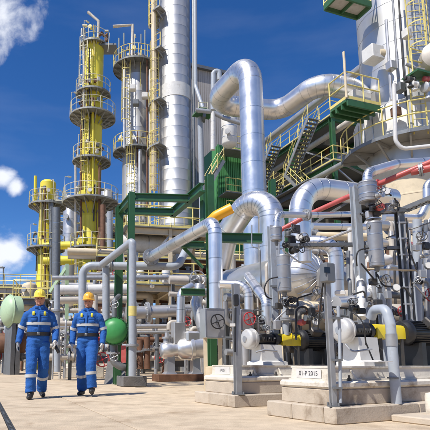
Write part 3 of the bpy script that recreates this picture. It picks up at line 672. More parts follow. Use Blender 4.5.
zA = Zp(163, 36); zB = Zp(190, 36); zC = Zp(215, 36)
stair(W(202, 196, 35), W(221, 163, 35), 1.0, A, ax); 
for z in (zA, zB - 1.2, zC - 1): 
    MB().box(an(-.8, 1.6, z), 3.4, 1.3, .08, (an.b, an.a, UP)).build('landing', 'deck', ax); railing([an(-1.4, -.1, z), an(-1.4, 3.2, z)], ax, 'yellow_rail', 1.1, .8, .03)
pipe('gooseneck_pipe', 'thin gooseneck pipe on the roof line left of the silver loop', [W(213, 110, 30), W(213.5, 72, 30), W(219, 71, 30), W(219.5, 80, 30)], .17, 'bluegrey', 0, .35)
pipe('service_pipe', 'white upright pipe in front of the grey building siding', [W(213, 150, 31), W(213, 108, 31)], .16, 'white_paint', 1.0)
pipe('service_pipe', 'grey sloping pipe just under the low bend of the silver loop', [W(196, 110, 31), W(212, 112, 31), W(224, 118, 31), W(243, 124, 31)], .15, 'galv', 0, .5)
dk = thing('pipe_bridge_deck', 'small green edged deck where the thin pipe kinks by the tallest tower', 'platform', W(203, 111, 32.5)); MB().box(W(204, 113.5, 32.5), 1.3, 1.2, .12, (B, A, UP)).build('deck', 'green', dk); MB().box(W(204, 117, 32.6), .2, .9, .4).build('bracket', 'galv_dark', dk)
railing([W(198.5, 113, 32.2), W(208, 113, 32.2)], dk, 'rail_grey', .8, .5, .025)
drum('vertical_drum', 'pale upright drum between the grey building and the big riser', W(229, 128, 33), UP, 2.4, .55, 'white_paint', False, bands=3)

# far lattice structure behind the yellow towers
LF = Frame(W(52, 362, 55), 8.0)
steel_frame('process_structure', 'far pale lattice structure between the yellow towers and the grey column', LF, [0, 4], [0, 4.2, 8.4], [Zp(300, 55), Zp(262, 55), Zp(228, 55), Zp(207, 55)], 'bluegrey', .22, 'rail_grey')
drum('vertical_drum', 'tall silver drum half hidden behind the tall yellow tower', W(70, 250, 50), UP, 11, .8, 'clad_dull', False, bands=7, zbase=0)
drum('vertical_drum', 'slender grey drum just right of the tall yellow tower', W(106, 256, 47), UP, 13, .6, 'clad_dull', False, bands=7, zbase=0)
pipe('riser_pipe', 'dark upright pipe between the two yellow towers', [W(56, 345, 38), W(56.5, 208, 38)], .32, 'galv_dark', 1.6)
pipe('riser_pipe', 'rust brown riser along the right side of the tall yellow tower', [W(103, 345, 36), W(103, 205, 36)], .2, 'rust', 0)
pipe('riser_pipe', 'bluish riser between the tall yellow tower and the green frame', [W(110, 345, 37), W(110, 212, 37)], .24, 'bluegrey', 1.6)
# low plant along the left horizon
HF = Frame(W(-40, 362, 60), 5.0)
steel_frame('pipe_rack', 'low grey pipe rack on the horizon at the left edge', HF, [0, 3], [0, 5, 10, 15], [Zp(330, 60), Zp(308, 60), Zp(290, 60)], 'galv', .3, 'rail_grey', brace=True)
for i in range(5):
    pipe('rack_pipe', ['lowest', 'second lowest', 'middle', 'second highest', 'highest'][i] + ' of five pipes on the low rack at the left edge', [HF(.5, -3, 4.2 + i * 1.15), HF(.5, 16, 4.2 + i * 1.15)], .25 + .07 * (i % 3), ['clad_dull', 'beige', 'white_paint', 'clad_dull', 'galv'][i], 3, group='pipes on the low rack')
lp = thing('lamp_post', 'thin lamp post standing against the cloud at the left edge', 'lamp post', W(3.5, 362, 50)); b0 = W(3.5, 362, 50)
MB().tube([V((b0.x, b0.y, 0)), W(3.5, 267, 50), W(.5, 267, 50)], .08, 8, .2).build('pole', 'galv_dark', lp); MB().box(W(.3, 267.6, 50), .9, .3, .14, bev=.04).build('lamp_head', 'galv_dark', lp)

# ================================================================ BIG SILVER PIPES
hl = W(250, 62, 17).z
top = W(250, 62, 17); rL = S(12.9, 17)
loop = [V((top.x + .0, top.y, 2.4)), top, H(211, 104, hl), H(281, 111, hl), H(319, 83, hl), H(351, 89, hl), V((c5.x - 1.6, c5.y + .25, hl))]
pipe('loop_pipe', 'huge silver expansion loop rising in the centre and crossing to the right tower', loop, rL, 'clad', 1.05, rL * 2.0, n=36)
ra = S(14.2, 12.8)
pipe('return_bend', 'fat silver return bend in front of the central riser', [W(219, 268, 13.9), W(226, 236, 13.7), W(248, 202, 13.1), W(271, 205, 12.6), W(272, 275, 12.6)], ra * .93, 'clad', .8, ra * 1.9, n=36)
pipe('elbow_pipe', 'silver elbow pipe arching right behind the slender grey post', [W(300, 268, 11.6), W(300, 186, 11.6), W(368, 195, 12.2), W(392, 199, 12.6)], S(11.6, 11.6), 'clad', .55, S(11.6, 11.6) * 2.6, n=32)
hz = W(215, 221, 9.6).z
pipe('downcomer_pipe', 'silver pipe sloping in from the left and dropping into the valve box', [H(150, 257.5, hz), W(215, 221, 9.6), W(216, 309, 9.6)], S(7.2, 9.6), 'clad', .5, S(7.2, 9.6) * 2.0, n=28, flanges=((0, .02),))
pipe('branch_pipe', 'short silver branch curving down to the red wheel valve box', [W(221, 284, 9.5), W(248.5, 285, 9.3), W(249, 310, 9.3)], S(4.6, 9.4), 'clad', .4, S(4.6, 9.4) * 3, n=20)
# reducer cone
rc = thing('conical_reducer', 'silver cone shaped cladding tapering to the left below the return bend', 'vessel', W(252, 345, 12.2))
p, q = W(284, 283, 12.4), W(222, 299, 12.2); MB().lathe(p, q - p, [(-.25, .2), (-.2, .5), (0, .58), (.35, .58), (1.15, .29), ((q-p).length, .27), ((q-p).length + .02, 0)], 36).build('cone', 'clad', rc)
for f, rr in ((.05, .585), (.2, .585), (.52, .44), (.78, .29)): MB().lathe(p.lerp(q, f), q - p, [(-.012, rr*.98), (-.012, rr*1.012), (.012, rr*1.012), (.012, rr*.98)], 32).build('cladding_joint', 'seam', rc)
for px_ in (236, 272): 
    b = W(px_, 345, 12.3); MB().bar(V((b.x, b.y, 0)), W(px_, 296, 12.3), .14, .14).build('support', 'galv_dark', rc)
MB().tube([W(228, 297, 12.2), W(219, 300, 12.2), W(218, 345, 12.2)], .2, 20, .3).build('outlet_pipe', 'clad_dull', rc)
# vessel with radial clad end
ve = thing('insulated_vessel', 'silver vessel with radial seams on its domed end behind the instrument cans', 'vessel', W(308, 345, 10.4))
c0 = W(306, 277, 10.3); dA = (A * -1 + V((.25, 0, 0))).normalized(); rv = S(26, 10.3)
MB().lathe(c0, dA, [(-2.4, rv * .98), (-2.4, rv), (0, rv), (.04, rv * 1.01), (.05, rv * .985), (.16, rv * .9), (.30, rv * .62), (.38, rv * .28), (.40, 0)], 40).build('shell', 'clad', ve)
x_, y_ = perp(dA)
for k in range(22):
    e = x_ * math.cos(2*math.pi*k/22) + y_ * math.sin(2*math.pi*k/22)
    MB().tube([c0 + dA * a_ + e * (rv * b_) for a_, b_ in ((.055, .985), (.165, .905), (.305, .625), (.385, .28), (.402, .1))], .006, 5, 0).build('radial_seam', 'seam', ve)
MB().lathe(c0 + dA * .37, dA, [(0, rv * .22), (.08, rv * .22), (.09, 0)], 20).build('end_cap', 'clad_dull', ve)
for s in (-.3, -1.8): MB().box(V(((c0 + dA * s).x, (c0 + dA * s).y, (c0.z - rv * .6) / 2)), .2, rv * 1.5, c0.z - rv * .6, (dA, UP.cross(dA), UP)).build('saddle', 'cream', ve)

# ================================================================ GREEN STEEL FRAME
gh = W(131, 196, 12.4).z
gf = thing('steel_portal', 'dark green steel portal frame in front of the silver columns', 'steel structure', W(131, 386, 12.4))
nl = H(131.5, 196, gh); fl = H(119.5, 210, gh); bl_ = H(172, 213.5, gh); br_ = H(204, 186, gh); nr = H(190, 198, gh); fr_ = H(173, 211.5, gh)
for p_, w_, z_ in ((nl, .15, .25), (fl, .19, .0)): MB().ibeam(V((p_.x, p_.y, z_)), V((p_.x, p_.y, gh + .1)), w_, w_, .022, A).build('column', 'green', gf)
MB().ibeam(nl + B * .09 - UP * .02, nr - B * .05 - UP * .02, .12, .20, .02).build('beam', 'green', gf)
MB().ibeam(fl + B * .11 - UP * .02, fr_ - UP * .02, .12, .20, .02).build('beam', 'green', gf)
MB().ibeam(fl - A * .1 - UP * .02, nl + A * .09 - UP * .02, .12, .20, .02).build('beam', 'green', gf)
MB().ibeam(bl_, br_ + A * .1, .16, .24, .02).build('beam', 'green', gf); MB().box(H(206.5, 197, gh) - UP * .35, .3, .2, 1.0, (B, A, UP), .01).build('column_head', 'green', gf)
c_ = H(209.5, 184, gh); MB().ibeam(V((c_.x, c_.y, 0)), V((c_.x, c_.y, gh + .22)), .17, .17, .025, A).build('column', 'green', gf)
def arm(px0, px1, py, Y, w=.14, h=.16):
    MB().ibeam(W(px0, py, Y), W(px1, py + (px1 - px0) * .02, Y), w, h, .02).build('bracket_arm', 'green', gf)
arm(181, 204, 244.5, 11.4); arm(181, 205, 292, 11.4); arm(209, 262, 237.5, 11.5, .16, .22);
MB().bar(W(183, 247, 11.5), W(203, 268, 11.5), .07).build('brace', 'green', gf)
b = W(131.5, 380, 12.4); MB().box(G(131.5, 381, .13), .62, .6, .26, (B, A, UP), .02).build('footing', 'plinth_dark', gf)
gc = thing('steel_portal', 'second green frame standing between the big bend and the elbow pipe', 'steel structure', W(282, 362, 14)); gz = W(285, 212, 14).z
for px_ in (272, 292):
    p_ = W(px_, 362, 14); MB().ibeam(V((p_.x, p_.y, 0)), V((p_.x, p_.y, gz)), .2, .2, .02, A).build('column', 'green', gc)
p_ = W(268, 215, 14); MB().ibeam(p_, W(297, 213, 14.1), .14, .22, .02).build('beam', 'green', gc)
MB().ibeam(W(272, 180, 14), W(272, 213, 14), .16, .16, .02, A).build('stub_column', 'green', gc)
MB().bar(W(273, 214, 14.05), W(291, 245, 14.05), .08).build('brace', 'green', gc)
# yellow hoist box
hb = thing('lifting_beam', 'orange yellow hooded beam peeking out between the silver pipes', 'hoist', W(222, 222, 11.2))
MB().tube([W(208, 224, 11.3), W(216, 216, 11.2), W(232, 208, 11.1)], S(5.6, 11.2), 16, .25).build('hood', 'orange', hb); MB().bar(W(205, 230, 11.3), W(210, 223, 11.3), .1).build('hanger', 'galv_dark', hb)
# ================================================================ MID PLANT LEFT OF CENTRE
pipe('goalpost_pipe', 'grey blue pipe rising behind the orange helmet and running right to an elbow', [W(82.5, 372, 13.2), W(82.5, 265.5, 13.2), W(178, 266.5, 13.2), W(187, 248, 13.6)], S(4.1, 13.2), 'bluegrey', 0, .28, flanges=((1, .3),))
pipe('goalpost_pipe', 'tall grey blue pipe with a slanted top, in front of the green column', [W(132.5, 376, 12.0), W(132.5, 241, 12.0), W(102, 264.5, 13.0)], S(4.0, 12), 'bluegrey', 0, .06, flanges=((0, .22),))
pipe('goalpost_pipe', 'short grey blue dropper between the helmeted man and the green column', [W(106, 268, 13.1), W(106, 340, 13.1)], S(3.8, 13.1), 'bluegrey', 0, .2, flanges=((0, .75),))
ys = thing('yellow_marker', 'yellow band wrapped on the tall grey blue pipe', 'marker', W(132.5, 309, 12)); p_ = W(132.5, 316, 12); MB().lathe(p_, UP, [(0, S(4.2, 12)), (.24, S(4.2, 12)), (.24, 0)], 16).build('band', 'yellow_rail', ys)
# green dished end
gd = thing('green_filter', 'bright green domed filter housing beside the man in the orange helmet', 'filter', G(114, 384))
c0 = W(114.5, 331, 12.3); dC = V((-.05, -1, .02)).normalized(); rg_ = S(13, 12.3)
MB().lathe(c0, dC, [(0, rg_), (.03, rg_ * .985), (.09, rg_ * .9), (.145, rg_ * .7), (.18, rg_ * .4), (.19, 0)], 36).build('dome', 'green_bright', gd)
fl_ = MB(); fl_.lathe(c0 + dC * -.06, dC, [(0, rg_ * 1.0), (0, rg_ * 1.12), (.05, rg_ * 1.12), (.05, rg_)], 36); x_, y_ = perp(dC)
for k in range(20):
    e = x_ * math.cos(2*math.pi*k/20) + y_ * math.sin(2*math.pi*k/20); fl_.lathe(c0 + e * rg_ * 1.06 - dC * .1, dC, [(0, .014), (.13, .014)], 6)
fl_.build('flange_ring', 'green', gd)
MB().lathe(c0 - dC * .7, dC, [(0, rg_ * .6), (.1, rg_ * .95), (.63, rg_ * .95)], 30).build('barrel', 'green', gd)
MB().tube([W(114, 345, 12.5), W(113, 362, 12.5), W(122, 367, 12.5), W(136, 366, 12.6)], S(4, 12.4), 14, .2).build('outlet_pipe', 'galv_dark', gd)
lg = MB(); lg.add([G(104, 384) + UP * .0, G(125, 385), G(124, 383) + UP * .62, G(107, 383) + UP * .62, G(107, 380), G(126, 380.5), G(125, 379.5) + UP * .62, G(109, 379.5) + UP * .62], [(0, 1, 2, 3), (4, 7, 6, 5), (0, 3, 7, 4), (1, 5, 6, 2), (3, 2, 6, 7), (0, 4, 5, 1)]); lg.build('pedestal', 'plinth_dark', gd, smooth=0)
flange(W(113, 353, 12.5), UP, S(4, 12.4), gd); handwheel(W(114, 357, 12.2), V((0, -1, 0)), .1, gd, 'galv'); handwheel(W(114.5, 304, 12.2), V((0, -1, 0)), .1, gd, 'galv')
MB().tube([W(114.5, 318, 12.4), W(114.5, 300, 12.4), W(119, 296, 12.8)], S(2.6, 12.4), 10, .15).build('inlet_pipe', 'galv_dark', gd)
MB().box(W(123.5, 354, 12.3), .12, .05, .42).build('warning_board', 'red_pale', gd)
# pale green column + beam
pc = thing('support_post', 'pale grey green square post between the two men', 'post', G(66.5, 377)); b_ = G(66.5, 377)
MB().ibeam(b_, W(67, 264, b_.y), .13, .13, .018, A).build('post', 'green_pale', pc); MB().bar(W(66, 268, b_.y), W(50, 292, b_.y + .3), .09, .12).build('knee_brace', 'green_pale', pc); MB().box(b_ + UP * .05, .3, .3, .1, bev=.01).build('foot', 'plinth', pc)
# beige vessel, platforms and rack behind
PF = Frame(W(128, 362, 24), 12.0)
zf = [Zp(297, 24), Zp(239, 24)]
steel_frame('pipe_rack', 'steel rack with two yellow railed decks below the silver columns', PF, [0, 3.2], [0, 2.1, 4.2], zf, 'cream', .18, 'yellow_rail', group=None)
drum('horizontal_drum', 'long beige drum lying under the upper yellow railing', PF(1.2, 1.6, Zp(254, 25)), PF.b, 3.6, .46, 'white_paint', True, bands=4, zbase=Zp(283, 25))
drum('horizontal_drum', 'silver drum resting on the lower yellow railed deck', PF(1.7, 3.0, zf[0] + .75), PF.b, 1.6, .42, 'clad_dull', True, bands=3, zbase=zf[0] + .06)
for i, (px_, py_) in enumerate(((140, 276), (166, 276), (152, 281))):
    drum('vertical_pot', ['small white pot, left one on the lower yellow deck', 'small white pot, right one on the lower yellow deck', 'tiny silver pot between the white pots on the yellow deck'][i], W(px_, py_ + 1, 24.2), UP, .55, .22 if i < 2 else .15, 'white_paint' if i < 2 else 'clad', False, bands=2, nozzles=1, zbase=zf[0] + .06, cat='pot')
pipe('silver_main', 'thick dull silver pipe lying low behind the tall grey blue pipe', [W(126, 313, 19), W(196, 310, 19.6)], S(6.5, 19), 'clad_dull', .8, flanges=((0, .3), (0, .75)))
for i, (py0, py1, r, m, lab) in enumerate(((290, 289, .2, 'white_paint', 'upper white pipe behind the men at helmet height'), (300, 299, .15, 'beige', 'lower beige pipe behind the men just under the white one'), (327, 326, .1, 'clad_dull', 'thin silver pipe crossing low behind the green dome'), (333, 332, .07, 'galv', 'thinnest grey pipe crossing low behind the green dome'), (278, 277, .1, 'galv', 'grey pipe just above the white one behind the men'))):
    pipe('rack_pipe', lab, [W(52, py0, 20), W(205, py1, 21)] if i > 1 else [W(56, py0, 19), W(131, py1, 19.5)], r, m, 1.2)
for i, (px_, m) in enumerate(((140, 'rust'), (147, 'rust'), (157, 'galv_dark'))):
    pipe('standpipe', ['left rusty standpipe near the silver pump', 'right rusty standpipe near the silver pump', 'dark standpipe just left of the silver pump'][i], [W(px_, 369, 18), W(px_, 340 - i * 3, 18)], .12 if i < 2 else .07, m, 0, flanges=((0, .6),))
# clutter behind and between the men
manifold('pipe manifold with valves behind the left man', W(30, 366, 22), V((1, .12, 0)), 2.6, 5, 3, .45, .5, .1)
manifold('pipe manifold at the far left edge beside the pale green dome', W(-12, 366, 26), V((1, .1, 0)), 2.4, 4, 5, .5, .6, .12)
manifold('pipe manifold with valves between the men and the pale post', W(46, 366, 17), V((1, .2, 0)), 1.6, 4, 11, .3, .38, .07)
manifold('low valve manifold behind the man in the orange helmet', W(84, 368, 18), V((1, .1, 0)), 1.8, 4, 17, .3, .42, .08)
manifold('tall pipe manifold under the yellow railed rack', W(133, 366, 22), V((1, .15, 0)), 3.0, 4, 23, .35, .4, .09, mats=('galv_dark', 'clad_dull', 'rust', 'beige'))
manifold('crowded pipe stand right of the silver pump', W(190, 366, 17.5), V((1, .2, 0)), 2.0, 6, 29, .4, .45, .09)
manifold('pipe stand with pale valves below the sloping silver pipe', W(168, 366, 19.5), V((1, .2, 0)), 2.6, 6, 31, .6, .55, .1, mats=('clad_dull', 'beige', 'white_paint', 'galv'))
pd = thing('pale_dish_vessel', 'pale green dished vessel end at the left edge', 'vessel', W(10, 366, 24)); c0 = W(9, 311, 24); d_ = V((-.80, -.60, 0)).normalized()
MB().lathe(c0, d_, [(-.45, .76), (0, .77), (.12, .72), (.26, .52), (.34, .26), (.36, 0)], 36).build('shell', 'green_pale', pd)
MB().torus(c0, d_, .78, .04, 36, 6).build('flange_ring', 'green_pale', pd)
for s in (.1, .3): MB().box(V(((c0 - d_ * s * 1.2).x, (c0 - d_ * s * 1.2).y, (c0.z - .6) / 2)), .2, .9, c0.z - .6, (d_, UP.cross(d_), UP)).build('saddle', 'galv_dark', pd)
for i, (px_, py_, w, h, lab, m) in enumerate(((72, 378, .62, .42, 'pale concrete block with a sign plate behind the right man', 'plinth_white'), (54, 372, .8, .35, 'low concrete block behind the left man', 'plinth_white'), (10, 368, 1.2, .4, 'long low concrete plinth at the far left', 'plinth'), (96, 378, .5, .5, 'concrete block behind the legs of the man in the orange helmet', 'plinth_white'))):
    p_ = G(px_, py_); bk = thing('concrete_block', lab, 'concrete block', p_); MB().box(p_ + UP * h / 2, w, .5, h, (B, A, UP), .03).build('block', m, bk); MB().box(p_ + UP * (h + .06), w * .7, .35, .12, (B, A, UP), .02).build('cap', m, bk)
drum('horizontal_drum', 'brown drum on legs low behind the left man', W(8, 343, 25), V((1, .1, 0)), 1.6, .5, 'rust', True, zbase=0, bands=2)
pipe('riser_pipe', 'pale upright pipe left of the pale green post', [W(57, 372, 16), W(57, 285, 16)], .1, 'bluegrey', 0, flanges=((0, .3), (0, .7)))
drum('vertical_drum', 'beige upright drum behind the left man', W(29, 298, 30), UP, 1.5, .45, 'cream', False, bands=3, zbase=W(29, 298, 30).z - .75)
sk = steel_frame('equipment_stand', 'low steel stand carrying the beige drum behind the left man', Frame(W(16, 362, 30), 8), [-.9, 1.1], [0, 1.6], [W(29, 298, 30).z - .8], 'galv_dark', .14, 'yellow_rail', brace=False)

# ================================================================ SILVER PUMP ON BROWN BASE
sp = thing('clad_pump', 'silver clad pump on a brown steel base in the centre', 'pump', G(182, 382))
bp = G(182, 381.5); Yb = bp.y
MB().box(bp + UP * .11 + A * .3, S(50, Yb), .62, .22, (B, A, UP), .012).build('base_frame', 'rust', sp)
p0_ = W(160, 351, Yb + .25); p1_ = W(207, 347, Yb + .5); L_ = (p1_ - p0_).length
MB().lathe(p0_, p1_ - p0_, [(0, 0), (.0, .14), (.04, .22), (.1, .26), (.34, .26), (.42, .22), (.55, .22), (.66, .33), (L_ * .62, .36), (L_ * .62 + .02, .39), (L_ * .62 + .12, .39), (L_ * .62 + .14, .36), (L_ - .1, .34), (L_, .2), (L_, 0)], 30).build('casing', 'clad', sp)
for f in (.2, .74):
    q_ = p0_.lerp(p1_, f); lgm = MB(); rr = [[V((q_.x, q_.y, z)) + B * sx * w + A * sy * w2 for sx, sy in ((-1, -1), (1, -1), (1, 1), (-1, 1))] for z, w, w2 in ((.22, .2, .18), (.3, .13, .14), (q_.z - .1, .12, .13))]; lgm.loft(rr).build('leg', 'clad', sp, smooth=30)
MB().box(W(178, 333, Yb + .4), S(12, Yb), .34, S(22, Yb), (B, A, UP), .02).build('valve_jacket', 'clad_dull', sp)
MB().lathe(W(167, 345, Yb + .3), UP, [(0, .13), (.2, .12), (.2, .17), (.26, .17), (.26, .08), (.4, .07)], 16).build('suction_neck', 'clad_dull', sp)
MB().box(W(191, 337, Yb + .4), .5, .5, .35, (B, A, UP), .06).build('top_jacket', 'clad', sp)
pipe('pump_riser', 'silver riser standing on the clad pump valve jacket', [W(180.5, 322, Yb + .4), W(181, 292, Yb + .4), W(192, 286, Yb + .6)], S(4.3, Yb), 'clad', .4, .3, n=20)
pipe('pump_suction_pipe', 'silver pipe curving behind the right end of the clad pump', [W(212, 348, Yb + .7), W(203, 330, Yb + .7), W(196, 305, Yb + .9), W(200, 285, Yb + 1)], S(6, Yb), 'clad_dull', .5, .4, n=20)
wp = thing('pump_shade_board', 'dark board standing in for the shade behind the silver pump', 'wall', W(170, 370, 21)); MB().box(W(168, 362, 26.5) + UP * .25, 4.6, .3, 1.0, (B, A, UP)).build('wall', 'dark_metal', wp)  # dark-coloured board in place of the deep shade behind the pump

# ================================================================ VALVE BOXES
def valve_box(label, px0, px1, py0, py1, Y, wheel, wr, leg=True):
    F = Frame(W((px0 + px1) / 2, (py0 + py1) / 2, Y), 16.0); w = S(px1 - px0, Y); h = S(py1 - py0, Y); t = thing('valve_box', label, 'valve box', F(0, 0, -h / 2))
    MB().box(F(w * .35, 0, 0), w, w * .7, h, (F.b, F.a, UP), .008).build('jacket', 'clad_dull', t)
    fr = MB()
    for s in (-1, 1): fr.bar(F(-.004, s * (w/2 - .012), -h/2 + .01), F(-.004, s * (w/2 - .012), h/2 - .01), .02, .008, F.b)
    for s in (-1, 1): fr.bar(F(-.005, -w/2 + .03, s * (h/2 - .012)), F(-.005, w/2 - .03, s * (h/2 - .012)), .02, .008, UP)
    fr.build('edge_trim', 'seam', t)
    c = F(-.1, w * .02, h * .04); MB().tube([F(.05, w * .02, h * .04), c - F.a * .03], .018, 8, 0).build('valve_stem', 'galv_dark', t); handwheel(c, F.a * -1, wr, t, wheel)
    return t, F
vb, F1 = valve_box('grey metal valve box with a black handwheel under the silver downcomer', 204.5, 226, 308, 338, 9.4, 'black', .135)
for s in (-.15, .15): MB().bar(V((F1(.15, s, 0).x, F1(.15, s, 0).y, 0)), F1(.15, s, -.28), .07).build('leg', 'cream', vb)
MB().lathe(V((F1(.15, 0, 0).x, F1(.15, 0, 0).y, .0)), UP, [(0, .17), (.5, .17), (.52, .12)], 16).build('lower_pipe', 'cream', vb)
vb2, F2 = valve_box('pale metal valve box with a red handwheel', 240, 254, 309, 331, 9.1, 'red', .115)
for s in (-.1, .1): MB().bar(V((F2(.1, s, 0).x, F2(.1, s, 0).y, 0)), F2(.1, s, -.2), .06).build('leg', 'galv', vb2)
MB().lathe(V((F2(.12, 0, 0).x, F2(.12, 0, 0).y, 0)), UP, [(0, .1), (F2.o.z - .2, .1)], 14).build('lower_pipe', 'clad_dull', vb2)
gb = thing('green_drum', 'small dark green drum between the silver pump and the pump plinth', 'drum', G(214, 384)); p_ = G(214, 383); MB().lathe(p_, UP, [(0, .16), (.02, .18), (.35, .18), (.5, .16), (.56, .08), (.57, 0)], 20).build('body', 'green', gb); MB().torus(p_ + UP * .35, UP, .18, .012).build('hoop', 'green', gb)
MB().torus(p_ + UP * .15, UP, .18, .012).build('hoop', 'green', gb)
# ================================================================ LONG RACK AND FILLERS BEHIND
KF = Frame(W(98, 362, 30), 9.0)
kz = [4.3, 6.4]
steel_frame('pipe_rack', 'long brown steel pipe rack across the background behind the centre', KF, [0, 3.0], [0, 3.2, 6.4, 9.6, 12.8, 16, 19.2], kz, 'rust', .2, 'yellow_rail', group=None)
for i in range(7):
    pipe('rack_pipe', ['first', 'second', 'third', 'fourth', 'fifth', 'sixth', 'seventh'][i] + ' pipe from the front on the long brown background rack', [KF(.1 + (i % 4) * .8, -2, kz[i // 4] + .36), KF(.1 + (i % 4) * .8, 20, kz[i // 4] + .36)], (.14, .26, .2, .3, .22, .3, .16)[i], ('clad_dull', 'beige', 'white_paint', 'clad_dull', 'cream', 'clad_dull', 'rust')[i], 2, group='pipes on the long rack')
for i in range(6):
    b = 1.5 + i * 3.2
    drum('horizontal_drum', ['dark brown', 'grey', 'beige', 'dark', 'brown', 'silver'][i] + ' drum under the long background rack, ' + ['first', 'second', 'third', 'fourth', 'fifth', 'last'][i] + ' bay', KF(1.0, b, 1.5 + .3 * (i % 2)), KF.b, 2.0, .7, ['rust', 'galv_dark', 'beige', 'dark_metal', 'rust', 'clad_dull'][i], True, zbase=0, bands=3, group='drums under the long rack')
    drum('vertical_drum', ['pale', 'rusty', 'silver', 'cream', 'grey', 'white'][i] + ' upright drum behind the long rack, ' + ['first', 'second', 'third', 'fourth', 'fifth', 'last'][i] + ' bay', KF(4.5, b + .5, 2.6), UP, 5.0, .8, ['beige', 'rust', 'clad_dull', 'cream', 'galv', 'white_paint'][i], False, zbase=0.05, bands=4, group='drums behind the long rack')
MB_ = thing('boundary_wall', 'dark low wall closing the view behind the long rack', 'wall', KF(7, 9, 0)); MB().box(KF(7, 9, 1.6), 34, .3, 3.2, (KF.b, KF.a, UP)).build('wall', 'galv_dark', MB_)
XF = Frame(W(-30, 362, 38), 8.0); xz = [Zp(340, 38), Zp(316, 38), Zp(296, 38)]
steel_frame('process_structure', 'beige lattice structure behind the pale green vessel at the left edge', XF, [0, 3.0], [0, 2.3, 4.6, 6.9], xz, 'beige', .16, 'yellow_rail')
for i in range(6):
    drum('horizontal_drum', ['beige', 'grey', 'rusty', 'silver', 'cream', 'white'][i] + ' small drum on the left lattice structure, ' + ['lower left', 'lower middle', 'lower right', 'upper left', 'upper middle', 'upper right'][i], XF(1.2, 1.1 + (i % 3) * 2.3, xz[i // 3] + .65), XF.b, 1.2, .42, ['beige', 'galv', 'rust', 'clad_dull', 'cream', 'white_paint'][i], True, zbase=xz[i // 3] + .06, bands=2, group='drums on the left lattice')
manifold('far valve rack at the foot of the left lattice structure', W(-20, 366, 33), V((1, .08, 0)), 5.5, 5, 71, .4, .5, .13, mats=('galv_dark', 'clad_dull', 'rust', 'beige', 'cream'), drops=8)
manifold('valve rack at the foot of the yellow towers', W(44, 366, 31), V((1, .08, 0)), 5.0, 7, 73, .4, .6, .14, mats=('galv_dark', 'clad_dull', 'rust', 'beige', 'white_paint'), drops=8)
manifold('tall tangle of pipes behind the goalpost pipes', W(84, 366, 26), V((1, .08, 0)), 3.4, 9, 79, .4, .55, .11, mats=('galv_dark', 'clad_dull', 'rust', 'beige', 'galv'), drops=8)
# ================================================================ PUMP PLINTHS
def text_part(txt, p, xdir, ydir, size, parent, material='sign_ink', name='lettering'):
    cu = bpy.data.curves.new('txt', 'FONT'); cu.body = txt; cu.size = size; cu.align_x = 'CENTER'; cu.align_y = 'CENTER'; cu.extrude = .0008
    o = bpy.data.objects.new('txt', cu); col.objects.link(o); bpy.context.view_layer.update()
    me = bpy.data.meshes.new_from_object(o.evaluated_get(bpy.context.evaluated_depsgraph_get())); bpy.data.objects.remove(o)
    x = V(xdir).normalized(); y = V(ydir).normalized(); z = x.cross(y); b = V(parent['_b'])
    me.transform(Matrix(((x.x, y.x, z.x, p.x - b.x), (x.y, y.y, z.y, p.y - b.y), (x.z, y.z, z.z, p.z - b.z), (0, 0, 0, 1))))
    me.materials.clear(); me.materials.append(M[material]); t = bpy.data.objects.new(name, me); col.objects.link(t); t.parent = parent; t['_b'] = tuple(b); return t
mat('casing', (.58, .57, .55), .4, .25, .08, 8, .05, 30, dirt=(.33, .27, .2), dscale=8, damt=.55)
def block(F, a0, a1, b0, b1, z0, z1, name, material, parent, bev=.012):
    return MB().box(F((a0 + a1) / 2, (b0 + b1) / 2, (z0 + z1) / 2), abs(b1 - b0), abs(a1 - a0), z1 - z0, (F.b, F.a, UP), bev).build(name, material, parent)
P1 = Frame(G(336, 425.5), 27.5); P2 = Frame(G(234, 408), 26.0)
